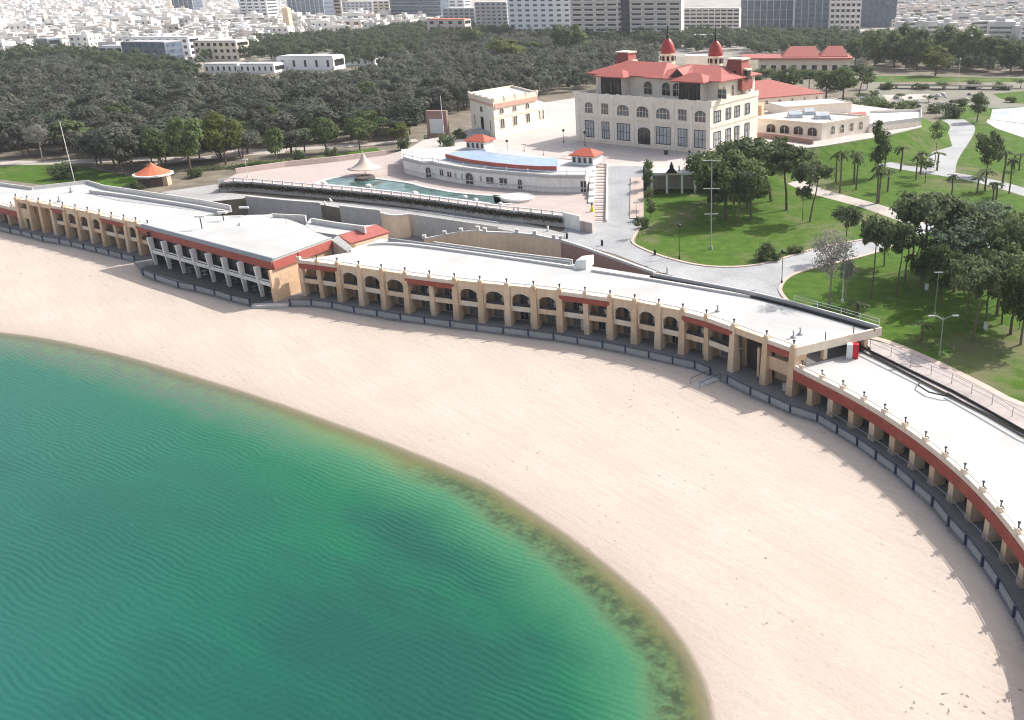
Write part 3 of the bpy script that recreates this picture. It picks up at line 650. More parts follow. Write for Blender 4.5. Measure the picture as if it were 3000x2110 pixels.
MC = [(890, 868), (940, 874), (1003, 882.4), (1064, 894.6), (1130, 905), (1198, 917), (1270, 926), (1341, 936), (1414, 945), (1492, 954), (1571, 961), (1644, 971), (1719, 982), (1790, 992), (1862, 1006), (1930, 1022), (1999, 1037), (2069, 1052), (2129, 1085), (2257, 1131), (2316, 1157)]
mc = smooth_line([W(x, y, .25) for x, y in MC], 1)
kinds = ['R', 'R'] + ['A'] * 3 + ['R', 'R'] + ['A'] * 4 + ['R', 'R'] + ['A'] * 3 + ['R', 'R', 'O', 'S']
MB_BACK = [W(*q, 6.4) for q in px('r2b', (930, 745), (1000, 715), (1190, 628), (1650, 690), (2296, 780))] + [W(*q, 6.4) for q in px('r3b', (800, 842), (910, 855), (1480, 945), (2296, 1100))] + [W(*q, 6.4) for q in px('r4b', (370, 1192), (760, 1300), (1080, 1395))]
t = thing('beach_chalets', (mc[10].x, mc[10].y, .25), 'long curved two-storey row of tan arched beach chalets with white roof, right of the pavilion', 'building', 'beach buildings')
endc = W(2334, 1024, 6.4)
frs = chalet_block(t, mc, kinds, MB_BACK, [Vector((endc.x, endc.y, 0))])
# roof edge round the overhanging end, posts under it
e0 = Vector((endc.x, endc.y, 0)); e1 = W(*px('r4b', (1080, 1395))[0], 6.4); ef = Fr((e0.x, e0.y, 0), (e1.x, e1.y, 0))
mb = MB(); fbox(mb, ef, -.2, ef.L + .2, -.25, .1, 5.6, 6.75); mb.build('end_fascia', CREAM, t)
for s in (ef.L * .36, ef.L * .86):
    mb = MB(); fbox(mb, ef, s - .3, s + .3, .25, .85, 3.9, 5.94); mb.build('column', TANL, t)
mb = MB(); fbox(mb, ef, .6, ef.L * .82, 3.0, 3.25, 3.9, 5.94); fbox(mb, ef, 2.0, 3.0, 2.92, 2.99, 3.95, 5.6); mb.build('end_wall', TANL, t)
for k, p in enumerate((.33, .67)):
    q = ef.p(ef.L * p, -.05, 6.75); MB().tube([q, (q[0], q[1], q[2] + 1.1)], .06).build('post', DARKM, t)
mb = MB(); bk = [Vector((p.x, p.y, 0)) for p in MB_BACK]
mb.wall(bk[3:6], 5.9, 7.2, .25, -.15); mb.build('back_parapet', COPING, t)
mb = MB(); mb.wall(bk[7:], 5.9, 7.0, .25, -.15); mb.build('back_parapet', COPING, t)
for zz in (7.5, 7.9): MB().tube([(p.x, p.y, zz) for p in offset(bk[9:], -.15)], .035, 5).build('railing', WHITEM, t)
for p in resample(offset(bk[9:], -.15), 2.6): MB().tube([(p.x, p.y, 6.9), (p.x, p.y, 7.92)], .05, 5).build('railing_post', WHITEM, t)
MB().tube([(p.x, p.y, 6.62) for p in chaikin(offset(bk[7:], -1.0), 1)], .2, 6).build('black_pipe', BLACKP, t)
curb = [W(*q, 6.4) for q in px('r2b', (935, 742), (1010, 715), (1100, 688), (1240, 676), (1500, 694), (2296, 803))] + [W(*q, 6.4) for q in px('r3b', (790, 878))]
curb = chaikin(curb, 1)
MB().wall(curb, 6.39, 6.8, .5).build('roof_upstand', COPING, t)
duct = [W(*q, 6.4) for q in px('r2b', (1260, 650), (1660, 706), (2296, 793))] + [W(*q, 6.4) for q in px('r3b', (780, 850))]
MB().wall(duct, 6.39, 7.0, .3).build('duct', GREYM, t)
bb = [W(*q, 6.4) for q in px('r3b', (800, 882), (912, 892))]; mb = MB(); f = Fr((bb[0].x, bb[0].y, 0), (bb[1].x, bb[1].y, 0))
mb.hexa([f.p(0, 0, 6.4), f.p(f.L, 0, 6.4), f.p(f.L, 3.2, 6.4), f.p(0, 3.2, 6.4)], [f.p(.3, .6, 7.6), f.p(f.L, .1, 8.0), f.p(f.L, 3.2, 8.0), f.p(.3, 3.2, 7.6)]); mb.build('stair_head', WHITEW, t)
up2 = [W(*q, 6.4) for q in px('r3b', (960, 905), (1480, 985), (2000, 1075), (2296, 1125))]
MB().wall(up2, 6.39, 6.75, .4).build('roof_upstand', COPING, t)
# little roof fittings
for q in px('c3', (745, 205), (235, 30), (790, 185)):
    c = W(*q, 6.4); MB().lathe([(.35, 0), (.35, .15), (.1, .3), (.1, .8), (.25, .9), (.02, 1.0)], c, 8).build('roof_vent', GREYM, t)

# left two-storey row
LC = [(68, 668), (103, 675), (134, 681), (168, 688), (206, 696), (243, 704), (278, 712), (312, 721), (347, 730), (384, 738), (420, 747), (452, 757)]
lc = smooth_line([W(x, y, .25) for x, y in LC], 2)
lk = ['D', 'T', 'T', 'R', 'A', 'A', 'A', 'R', 'R', 'A', 'R']
lback = [W(*q, 6.4) for q in px('r1b', (285, 218), (745, 165), (900, 213), (1690, 332), (1950, 385), (1700, 440))]
t = thing('beach_chalets', (lc[5].x, lc[5].y, .25), 'shorter two-storey row of tan chalets with buttress columns, left of the pavilion', 'building', 'beach buildings')
chalet_block(t, lc, lk, lback)
bk = [Vector((p.x, p.y, 0)) for p in lback]
MB().wall(bk[:3], 5.9, 7.2, .3, -.2).build('back_parapet', COPING, t)
MB().wall(bk[2:5], 5.9, 7.3, .3, -.2).build('back_parapet', COPING, t)
i1 = [W(*q, 6.4) for q in px('r1b', (760, 245), (1100, 290), (1650, 375), (1900, 420))]
MB().wall(i1, 6.39, 7.1, .4).build('roof_upstand', COPING, t)
pl = [W(*q, 6.44) for q in px('r1b', (790, 262), (1100, 285), (1640, 372), (1640, 392), (1400, 360), (1000, 310))]
MB().prism([(p.x, p.y) for p in pl], 6.405, 6.46).build('grey_strip', ROOFG, t)  # flat grey strip, darker than the roof around it
for q in ((600, 240), (500, 320)):
    c = W(*px('r1b', q)[0], 6.4); MB().lathe([(.4, 0), (.4, .3), (.15, .4), (.15, 1.0), (.3, 1.1)], c, 8).build('roof_vent', GREYM, t)

# ------------------------------------------------------------------ low arcades
def low_arcade(t, piers, back, start=None, ends=None, posts_every=1):
    n = len(piers); L0 = parent_loc(t)
    for i, p in enumerate(piers):
        d = (piers[min(i + 1, n - 1)] - piers[max(i - 1, 0)]).normalized(); q = p - d * .45; f = Fr((q.x, q.y, 0), ((q + d).x, (q + d).y, 0))
        mb = MB(); fbox(mb, f, 0, .9, 0, 1.5, .25, 2.62); fbox(mb, f, -.06, .96, -.06, .4, .25, .7); mb.build('pier', TANL if i % 2 else TAN, t)
    line = ([start] if start else []) + list(piers)
    ln = chaikin(line, 1)
    MB().wall(ln, 2.55, 3.85, .4, .05).build('red_fascia', REDF, t)
    MB().wall(ln, 3.853, 4.5, .3, .1).build('parapet', CREAM, t)
    for a, b in zip(line, line[1:]):
        f = Fr((a.x, a.y, 0), (b.x, b.y, 0))
        for s in ([.5] if f.L < 6 else [.25, .75]):
            s *= f.L
            mb = MB(); fbox(mb, f, s - .28, s + .28, -.12, .42, 4.2, 4.95); po = mb.build('parapet_pier', CREAM, t); LOCS[po.name] = L0
            mb = MB(); mb.tube([f.p(s, .15, 4.95), f.p(s, .15, 5.5)], .065, 6); fbox(mb, f, s - .1, s + .1, .05, .25, 5.44, 5.58); fbox(mb, f, s + .14, s + .5, .1, .2, 5.05, 5.12); mb.build('finial', DARKM, po)
        MB().tube([f.p(0, .15, 4.85), f.p(f.L, .15, 4.85)], .05, 5).build('railing', CREAM, t)
    bw_ = offset(line, 4.6); mb = MB(); mb.wall(bw_, .25, 3.5, .25); mb.build('back_wall', TAN, t)
    for a, b in zip(bw_, bw_[1:]):
        f = Fr((a.x, a.y, 0), (b.x, b.y, 0)); window(f, f.L / 2, 1.6, .3, 2.1, t, d=-.16, glass=GLASSB, fr=GREYM, bars=1, cross=0)
    rf = offset(ln, .25)
    MB().prism([(p.x, p.y) for p in rf] + [(p.x, p.y) for p in (ends or [])] + [(p.x, p.y) for p in reversed(back)], 3.4, 3.9).build('roof', ROOFW, t)
AP = [(2370, 1187), (2431, 1218), (2492, 1252), (2553, 1290), (2610, 1329), (2671, 1374), (2727, 1419), (2784, 1470), (2836, 1523), (2888, 1582), (2936, 1643), (2984, 1715)]
ap = smooth_line([W(x, y, .25) for x, y in AP], 2)
ap += [Vector((30.6, 62.5, 0)), Vector((30.2, 58.8, 0)), Vector((29.4, 55, 0)), Vector((28.4, 51, 0))]
t = thing('beach_arcade', (ap[5].x, ap[5].y, .25), 'low curved arcade with square piers and long red fascia, nearest the bottom corner', 'building', 'beach buildings')
aback = [Vector((p.x, p.y, 0)) for p in ge_r if p.y > 30]
low_arcade(t, ap, [e1] + aback, start=mc[-1], ends=None)
LA = [(-130, 620), (-85, 631), (-45, 641), (-8, 650), (30, 659), (66, 668)]
la = [W(x, y, .25) for x, y in LA]
t = thing('beach_arcade', (la[2].x, la[2].y, .25), 'low arcade with red fascia left of the left chalet row', 'building', 'beach buildings')
lab = [W(*q, 3.9) for q in px('r1b', (-430, 125), (-150, 155), (0, 180), (285, 218))]
low_arcade(t, la, lab)
MB().wall([Vector((p.x, p.y, 0)) for p in lab[1:]], 3.4, 4.6, .3, -.2).build('back_parapet', COPING, t)

# red cabinet, black pipes and posts by the arcade roof
c = W(2500, 1051, 3.9); f = Fr((c.x - .9, c.y + .1, 3.9), (c.x + .2, c.y - .1, 3.9))
t = thing('red_cabinet', (c.x, c.y, 3.9), 'red and white upright cabinet under the roof overhang at the end of the chalets', 'cabinet')
mb = MB(); fbox(mb, f, 0, .75, 0, .8, 0, 1.9); mb.build('body', WHITEM, t); mb = MB(); fbox(mb, f, .755, 1.5, .0, .8, .05, 1.95); mb.build('door', REDBOX, t)
mb = MB(); fbox(mb, f, .9, 1.35, -.03, -.003, .9, 1.7); mb.build('panel', REDBOX, t)
pipe = [W(*q, U + .2) for q in px('c3', (1165, 262), (1500, 425), (1800, 570), (2000, 680), (2296, 850))] + [Vector((57, 60, U + .2)), Vector((61, 20, U + .2))]
for k, (o, lb) in enumerate(((0, 'thick black pipe running along the back of the arcade roof'), (-1.0, 'thinner black pipe with a slack loop beside the thick pipe'))):
    pts = [(p.x, p.y, U + .16) for p in offset(pipe, o + .5)]
    if k:
        a_, b_ = Vector(pts[1]), Vector(pts[2]); u_ = (b_ - a_).normalized(); n_ = Vector((-u_.y, u_.x, 0))
        pts[2:2] = [tuple(a_ + u_ * 3.0), tuple(a_ + u_ * 4 - n_ * 1.3), tuple(a_ + u_ * 6 - n_ * 1.6), tuple(a_ + u_ * 7.6 - n_ * .8), tuple(a_ + u_ * 8.2)]
    o_ = MB().tube(pts, .16 if k == 0 else .09, 6).build('black_pipe', BLACKP); tag(o_, lb, 'pipe')
pst = [W(*q, U) for q in px('c3', (1260, 270), (1400, 330), (1533, 405), (1670, 455), (1808, 515), (1942, 585), (2080, 655), (2215, 740), (2330, 800))]
t = thing('railing', tuple(pst[4]), 'thin railing of slim posts on the concrete strip behind the low arcade', 'railing')
for p in pst: MB().tube([p, (p.x, p.y, U + 1.25)], .045, 5).build('post', GREYM, t)
for zz in (U + 1.2, U + .65): MB().tube([(p.x, p.y, zz) for p in pst], .025, 4).build('rail', GREYM, t)

# ------------------------------------------------------------------ promenade fences
def fence(pts, label, off=0):
    t = thing('promenade_fence', (pts[0].x, pts[0].y, .25), label, 'fence', 'fences along the promenade')
    for a, b in zip(pts, pts[1:]):
        f = Fr((a.x, a.y, .25), (b.x, b.y, .25)); mb = MB(); fbox(mb, f, .1, f.L - .1, .1, .22, 0, .62); fbox(mb, f, .1, f.L - .1, .06, .26, .623, .70); mb.build('panel', GREYM, t)
        MB().tube([f.p(0, .16, .98), f.p(f.L, .16, .98)], .04, 5).build('rail', BLUEM, t)
    for p in pts: MB().box(p.x - .11, p.x + .11, p.y - .02, p.y + .2, .2, 1.32).build('post', BLUEM, t)
fence(FW_[:13], 'dark post fence on the sand edge before the left chalet row')
fence(FW_[13:20], 'dark post fence before the pavilion terrace')
fence(FW_[21:40], 'dark post fence before the long chalet row')
fence(FW_[40:57], 'dark post fence on the sand edge before the low red arcade')
stp = thing('beach_steps', (FW_[38].x, FW_[38].y, .1), 'small pale steps with side rails going down to the sand by the stair bay', 'steps')
f = Fr(tuple(W(*px('c3', (85, 530))[0], 0)), tuple(W(*px('c3', (225, 480))[0], 0)), 0); mb = MB()
for k in range(3): fbox(mb, f, f.L * k / 3, f.L * (k + 1) / 3, -.8, .8, -.3, .05 + .08 * k)
mb.build('steps', CONC, stp)
for d in (-.9, .9): MB().tube([f.p(0, d, .0), f.p(0, d, .8), f.p(f.L, d, 1.0), f.p(f.L, d, .1)], .045, 5).build('handrail', BLUEM, stp)
ir = [p for p in offset(FW_[44:57], 1.9)]
t = thing('railing', (ir[3].x, ir[3].y, .25), 'thin pale rail on the promenade between the dark fence and the arcade piers', 'railing')
MB().tube([(p.x, p.y, 1.0) for p in ir], .05, 5).build('rail', GREYM, t)
for p in ir: MB().tube([(p.x, p.y, .25), (p.x, p.y, 1.0)], .04, 5).build('post', GREYM, t)
s2 = [W(*q, .1) for q in px('r2b', (120, 1195), (300, 1195), (420, 1195))]
o = MB().wall(s2, -.2, .32, 1.2).build('paving_step', CONC); tag(o, 'pale concrete step beside the tan end wall of the pavilion', 'step')

# ------------------------------------------------------------------ pavilion
A, B = W(447, 778, .25), W(808, 886, .25)
pf = Fr((A.x, A.y, 0), (B.x, B.y, 0)); L = pf.L
t = thing('beach_pavilion', (A.x, A.y, .25), 'two-storey glazed beach pavilion with white flat roof and broad red fascia between the chalet rows', 'building', 'beach buildings')
rt_ = [W(*q, 7.25) for q in [(412, 660), (797, 762), (972, 698)]]
rb = [W(*q, 7.25) for q in px('r2b', (640, 575), (560, 520), (300, 425)) + px('r1b', (1690, 442), (1270, 498))]
poly = [(p.x, p.y) for p in rt_ + rb]
MB().prism(poly, 6.6, 7.25).build('roof', ROOFW, t)
fr1 = Fr((rt_[0].x, rt_[0].y, 0), (rt_[1].x, rt_[1].y, 0)); fr2 = Fr((rt_[1].x, rt_[1].y, 0), (rt_[2].x, rt_[2].y, 0))
mb = MB(); fprism(mb, fr1, [(0, 5.6), (fr1.L, 5.6), (fr1.L, 6.9), (0, 6.9)], -.25, .15); mb.build('red_fascia', REDF, t)
mb = MB(); mb.hexa([fr1.p(-.1, -.25, 6.903), fr1.p(fr1.L, -.25, 6.903), fr1.p(fr1.L, .35, 6.903), fr1.p(-.1, .35, 6.903)], [fr1.p(0, .2, 7.45), fr1.p(fr1.L, .2, 7.45), fr1.p(fr1.L, .45, 7.45), fr1.p(0, .45, 7.45)]); mb.build('dark_coping', GREYM, t)
mb = MB(); mb.hexa([fr2.p(.005, -.3, 5.6), fr2.p(fr2.L, -.3, 5.6), fr2.p(fr2.L, .12, 5.6), fr2.p(.005, .12, 5.6)], [fr2.p(.005, .05, 7.2), fr2.p(fr2.L, .05, 7.2), fr2.p(fr2.L, .15, 7.2), fr2.p(.005, .15, 7.2)]); mb.build('red_fascia', REDF, t)
MB().tube([fr2.p(.1, .1, 7.36), fr2.p(fr2.L, .1, 7.36)], .12, 4).build('dark_coping', GREYM, t)
kq = Vector((rt_[2].x - B.x, rt_[2].y - B.y)); KD = min(0, kq.dot(pf.u) / kq.dot(pf.n))   # how far the end wall cuts in per metre of depth
# side wall
C2 = W(890, 862, .25); sf = Fr((B.x, B.y, 0), (rt_[2].x, rt_[2].y, 0)); mb = MB(); fbox(mb, sf, -.05, sf.L - .4, .1, .5, .25, 5.62); mb.build('side_wall', TAN, t)
cols_px = [(1310, 870), (1410, 915), (1535, 945), (1650, 972), (1785, 1012), (1910, 1045), (2055, 1085), (2215, 1118)]
ss = []
for q in px('r1b', *cols_px):
    w_ = W(q[0], q[1], .25); v = Vector((w_.x - A.x, w_.y - A.y)); ss.append(v.dot(pf.u))
ss = [max(.3, s) for s in ss]; ss[0] = .45; st = (ss[-1] - ss[0]) / 7; ss = [ss[0] + st * k for k in range(8)]
for s in ss:
    mb = MB(); mb.hexa([pf.p(s - .16, .25, .25), pf.p(s + .16, .25, .25), pf.p(s + .16, .8, .25), pf.p(s - .16, .8, .25)], [pf.p(s - .3, -.15, 5.62), pf.p(s + .3, -.15, 5.62), pf.p(s + .3, .8, 5.62), pf.p(s - .3, .8, 5.62)]); mb.build('column', WHITEW, t)
for s0, s1 in zip(ss, ss[1:] + [L - .1]):
    mb = MB(); s1 = min(s1, L - .3 + KD * .8); fbox(mb, pf, s0 + .3, s1 - .3, .1, .7, 2.75, 3.05); fbox(mb, pf, s0 + .34, s1 - .34, .18, .3, 3.053, 3.35); bo = mb.build('balcony', WHITEW, t)
    mb = MB(); fbox(mb, pf, s0 + .3, s1 - .3, .5, .62, 3.35, 3.6); mb.build('balcony_rail', WHITEW, t)
    s1_ = min(s1, L - .6 + KD * 1.6)
    window(pf, (s0 + s1_) / 2, s1_ - s0 - .5, 3.1, 2.45, t, d=1.2, glass=GLASSB, fr=WOODD, bars=1, cross=0)
    s1_ = min(s1, L - .6 + KD * 4)
    window(pf, (s0 + s1_) / 2, s1_ - s0 - .3, .4, 2.3, t, d=3.4, glass=GLASSB, fr=WOODD, bars=1, cross=0)
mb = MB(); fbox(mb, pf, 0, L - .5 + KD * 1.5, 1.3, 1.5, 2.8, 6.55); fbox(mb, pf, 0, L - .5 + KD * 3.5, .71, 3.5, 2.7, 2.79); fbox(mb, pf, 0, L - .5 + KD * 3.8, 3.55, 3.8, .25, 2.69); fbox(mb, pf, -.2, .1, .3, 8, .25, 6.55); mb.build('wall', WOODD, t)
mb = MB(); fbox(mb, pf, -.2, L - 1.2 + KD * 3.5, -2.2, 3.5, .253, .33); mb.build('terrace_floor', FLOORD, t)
rng = random.Random(3)
for k in range(9):
    s = rng.uniform(1.5, L - 3); d = rng.uniform(.9, 2.8); mb = MB(); mb.lathe([(.5, 0), (.08, .05), (.06, .68), (.55, .7), (.55, .75)], pf.p(s, d, .33), 8)
    o = mb.build('cafe_table', WHITEM if k % 2 else GREYM); tag(o, 'small round white cafe table in the dark pavilion terrace' if k % 2 else 'small round grey cafe table in the dark pavilion terrace', 'table', 'cafe tables under the pavilion')
for k, q in enumerate(px('r2b', (400, 500), (665, 520))):
    c = W(*q, 7.25); MB().tube([c, (c.x, c.y, 8.4)], .05, 5).build('roof_post', GREYM, t)
hr = [W(*q, 7.25) for q in px('r2b', (0, 530), (400, 545), (665, 560), (760, 605))]
# rear wing of the pavilion
t = thing('pavilion_rear_wing', tuple(W(*px('r2b', (900, 560))[0], .3)), 'lower rear wing of the pavilion with a lean-to red roof and grey vent shaft', 'building', 'beach buildings')
wp = [W(*q, 7.0) for q in px('r2b', (640, 572), (830, 598), (1150, 510), (1050, 520), (820, 492), (600, 458), (560, 515))]
MB().prism([(p.x, p.y) for p in wp], .3, 7.0).build('roof', ROOFW, t)
l0, l1 = W(*px('r2b', (835, 600))[0], 7.05), W(*px('r2b', (1155, 510))[0], 7.05); l2, l3 = W(*px('r2b', (1268, 572))[0], 5.9), W(*px('r2b', (940, 668))[0], 5.9)
dz = Vector((0, 0, .25)); MB().hexa([l0 - dz, l3 - dz, l2 - dz, l1 - dz], [l0, l3, l2, l1]).build('lean_to_roof', REDR, t)
MB().prism([(p.x, p.y) for p in (l0 * .93 + l1 * .07, l3 * .9 + l2 * .1, l2 * .95 + l3 * .05, l1)], .3, [6.7, 5.5, 5.5, 6.7]).build('wall', TANL, t)
g0, g1, g2, g3 = W(*px('r2b', (775, 640))[0], 6.9), W(*px('r2b', (925, 748))[0], 5.9), W(*px('r2b', (965, 715))[0], 6.3), W(*px('r2b', (832, 602))[0], 7.3)
MB().hexa([(p.x, p.y, .3) for p in (g0, g1, g2, g3)], [g0, g1, g2, g3]).build('vent_shaft', CONC, t)
for nm, pts, z0, z1 in (('parapet', [(610, 458), (820, 492), (1060, 524)], 6.6, 7.9), ('parapet', [(285, 420), (560, 432)], 6.0, 7.9), ('parapet', [(0, 498), (150, 455), (290, 418)], 6.6, 7.7)):
    q = [W(*a, z1) for a in px('r2b', *pts)]; MB().wall(q, z0, z1, .4).build(nm, COPING, t)
for k, q in enumerate(px('r1b', (1700, 548), (1888, 510), (2068, 468))):
    c = W(*q, 6.5 if k else 7.25); o = thing('roof_lamp', tuple(c), ('short lamp post with white head on the pavilion roof, nearest the sea', 'middle short lamp post with white head on the pavilion roof', 'short lamp post with white head on the pavilion roof, by the court')[k], 'lamp post', 'short lamps on the pavilion roof')
    MB().tube([c, (c.x, c.y, c.z + 2.2)], .09, 6).build('post', DARKM, o); MB().box(c.x - .9, c.x + .9, c.y - .2, c.y + .2, c.z + 2.2, c.z + 2.5).build('lamp_head', WHITEM, o)
# ------------------------------------------------------------------ pool deck
dk_px = px('r1b', (1842, 165)) + px('r2b', (0, 150), (500, 195), (1000, 237), (1500, 292), (2296, 402)) + px('r3b', (360, 405), (720, 446), (960, 500), (985, 380), (960, 60)) + px('r2t', (2000, 1300), (1380, 1265), (1240, 1305), (830, 1358), (400, 1402)) + px('r1b', (1985, 85))
dk = [W(x, y, P) for x, y in dk_px]
struct(MB().prism([(p.x, p.y) for p in dk], U - .5, P).build('pool_terrace', DECK), 'pink paved raised pool terrace')
fr_line = [W(x, y, P) for x, y in px('r1b', (1842, 165)) + px('r2b', (0, 150), (500, 195), (1000, 237), (1500, 292), (2296, 402)) + px('r3b', (360, 405), (720, 446))]
fr_s = chaikin(fr_line, 1)
t = thing('pool_terrace_wall', (fr_s[0].x, fr_s[0].y, U), 'long grey wall with white balustrade below the pool', 'wall')
MB().wall(fr_s, U - .3, P - .02, .3, -.22).build('wall', GREYW, t)
rs = resample(fr_s, 2.4)
for p in rs: MB().box(p.x - .16, p.x + .16, p.y - .16, p.y + .16, P, P + .95).build('baluster', WHITEM, t)
MB().wall(fr_s, P + .75, P + .95, .22).build('handrail', WHITEM, t); MB().wall(fr_s, P + .003, P + .25, .3).build('coping', COPING, t)
eb = [W(*q, P) for q in px('r3b', (722, 446), (860, 476))]
o = MB().wall(eb, U - .3, P + .9, .4).build('end_wall', WHITEW); tag(o, 'pale end wall closing the pool terrace beside the ramp', 'wall')
bw2 = [W(*q, P) for q in px('r1b', (1985, 85))] + [W(*q, P) for q in px('r2t', (400, 1402), (830, 1358), (1240, 1305))]
o = MB().wall(bw2, U, P + 1.3, .4).build('garden_wall', mat('pink_render', (.62, .50, .45), var=.06, streak=.2)); tag(o, 'long low pinkish wall between the pool terrace and the lawn', 'wall')
pool_px = px('r2b', (640, 170), (740, 130), (900, 107), (1050, 110), (1250, 140), (1450, 165), (1560, 200), (1690, 222), (1810, 245), (2150, 275), (2296, 270)) + px('r3b', (100, 262), (215, 285), (300, 312), (380, 318), (300, 335), (180, 350), (40, 345)) + px('r2b', (2150, 345), (1950, 318), (1700, 288), (1400, 250), (1000, 205), (760, 182))
pool = [W(x, y, P) for x, y in pool_px]
ps = chaikin(pool + [pool[0]], 1)[:-1]
POOLW = glassmat('pool_water', (.07, .14, .135), .1)
struct(MB().sheet([(p.x, p.y, P + .03) for p in ps]).build('pool_water', POOLW), 'still blue-green water of the freeform pool')
o = MB().wall(ps + [ps[0]], P, P + .16, .9).build('pool_coping', COPING); tag(o, 'white stone edging round the freeform pool', 'pool edging')
c = W(*px('r3b', (330, 285))[0], P + .4); o = MB().lathe([(3.4, -.4), (3.6, .1), (3.3, .35), (2.9, .15)], c, 20).build('round_basin', COPING, smooth=False); tag(o, 'low round stone basin at the end of the pool', 'basin')
c = W(*px('r2t', (1060, 1505))[0], P + .1); o = MB().lathe([(2.4, 0), (2.2, .5), (1.2, .6)], c, 14).build('tent_shade_block', ROCKY); tag(o, 'dark round block standing in for the shade under the canvas tent', 'shade block')  # dark-coloured block in place of the tent's shadow
for q in px('r2b', (720, 175), (1090, 195), (1480, 255), (1900, 290), (1990, 315), (2200, 350)):
    c = W(*q, P); o = thing('rock', tuple(c), 'pale boulder on the pool edge by the balustrade', 'rock', 'boulders on the pool edge')
    mb = MB(); r_ = random.uniform(.5, .9); mb.lathe([(r_, 0), (r_ * 1.1, .25), (r_ * .7, .6), (r_ * .2, .7)], c, 7, random.random()); mb.build('stone', COPING, o)
c = W(1071, 515, P); t = thing('canvas_tent', tuple(c), 'pointed cream canvas tent on a pole at the far end of the pool', 'tent')
MB().lathe([(3.9, 1.8), (3.4, 1.95), (2.4, 2.4), (1.4, 3.1), (.7, 4.1), (.3, 5.0), (.05, 5.4)], c, 16).build('canopy', CANVAS, t, smooth=True)
MB().tube([c, (c.x, c.y, P + 5.8)], .1).build('pole', WHITEM, t)

# ------------------------------------------------------------------ plaza slab, ramp, stairs
pz_px = [(1185, 442), (1345, 431), (1500, 441), (1574, 458), (1752, 473), (1780, 487), (1884, 487), (1905, 494), (2037, 492), (2110, 486), (2200, 470), (2300, 440), (2410, 428), (2590, 398), (2700, 372), (2690, 330), (2420, 295), (2200, 285), (1700, 285), (1600, 300), (1420, 335), (1385, 375), (1330, 395), (1240, 410)]
pz = [W(x, y, T) for x, y in pz_px]
struct(MB().prism([(p.x, p.y) for p in pz], U - .5, T).build('plaza', PLAZA), 'wide pale paved plaza before the villa')
r0, r1 = W(1780, 487, T), W(1884, 487, T); r2, r3 = W(1886, 648, U + .06), W(1769, 648, U + .06)
mb = MB(); mb.hexa([(r3.x, r3.y, U - .4), (r2.x, r2.y, U - .4), (r1.x, r1.y, U - .4), (r0.x, r0.y, U - .4)], [r3, r2, r1 + Vector((0, 0, .01)), r0 + Vector((0, 0, .01))])
struct(mb.build('ramp', ROAD), 'broad pale ramp rising from the road to the plaza')
side = [W(1848, 520, 8.0), W(1884, 520, 8.0), W(1886, 640, U + .3), W(1845, 640, U + .3)]
o = MB().sheet([p + Vector((0, 0, .08)) for p in (side[3], side[2], side[1], side[0])]).build('ramp_strip', KERB); struct(o, 'sandy strip down the planted side of the ramp')
t = thing('stairs', tuple(W(1756, 652, U)), 'long flight of pale stairs with landings beside the ramp up to the plaza', 'stairs')
sa, sb = W(1756, 652, U), W(1762, 480, T); f = Fr((sa.x, sa.y, 0), (sb.x, sb.y, 0)); NS = 18
wd_ = 1.25
mb = MB()
for k in range(NS):
    fbox(mb, f, f.L * k / NS, f.L * (k + .62) / NS, -wd_, wd_, U - .2, U + (T - U) * (k + .3) / NS); fbox(mb, f, f.L * (k + .62) / NS, f.L * (k + 1) / NS, -wd_, wd_, U - .2, U + (T - U) * (k + 1) / NS)
mb.build('steps', PLAZA, t)
mb = MB(); st_n = 9
for k in range(st_n): fbox(mb, f, f.L * k / st_n, f.L * (k + 1) / st_n, wd_ + .003, wd_ + 1.1, U - .3, U + .8 + (T - U) * (k + 1) / st_n)
mb.build('stepped_wall', WHITEW, t)
mb = MB(); fprism(mb, f, [(0, U), (f.L, U), (f.L, T + .5), (0, U + .6)], -wd_ - .3, -wd_ - .003); mb.build('side_wall', WHITEW, t)
# terrace edge with the opening under it
a, b = W(1905, 494, T), W(2037, 492, T); t = thing('plaza_canopy', tuple(a), 'white slab edge of the plaza on short pillars above the park lawn', 'canopy')
f = Fr((a.x, a.y, 0), (b.x, b.y, 0)); mb = MB(); fbox(mb, f, -.5, f.L + .5, -5, .2, T - .55, T + .02); mb.build('slab', COPING, t)
for s in (0, f.L * .33, f.L * .66, f.L - .5):
    mb = MB(); fbox(mb, f, s, s + .5, -4.6, -4.1, U, T - .56); mb.build('pillar', WHITEW, t)
c = W(*px('r3t', (1630, 1455))[0], T); t = thing('sculpture', tuple(c), 'black angular sculpture on the plaza edge above the park', 'sculpture')
mb = MB(); mb.hexa([(c.x - 1.3, c.y - .4, T), (c.x + 1.2, c.y - .4, T), (c.x + 1.2, c.y + .5, T), (c.x - 1.3, c.y + .5, T)], [(c.x - .4, c.y - .2, T + 1.1), (c.x + .5, c.y - .2, T + 1), (c.x + .5, c.y + .3, T + 1), (c.x - .4, c.y + .3, T + 1.1)]); mb.build('base', BLACKC, t)
mb = MB(); mb.lathe([(.45, 1.0), (.5, 1.4), (.25, 2.0), (.1, 2.4)], (c.x - .05, c.y, T), 7); mb.build('top', BLACKC, t)
for k, q in enumerate(px('r3t', (1692, 1440), (1755, 1432))):
    c = W(*q, T); t = thing('bollard', tuple(c), ('thin black bollard right beside the black sculpture', 'thin black bollard farther from the black sculpture, by the trees')[k], 'bollard', 'bollards on the plaza edge')
    MB().lathe([(.2, 0), (.16, .1), (.12, 1.0), (.17, 1.05), (.05, 1.25)], c, 8).build('post', DARKM, t)

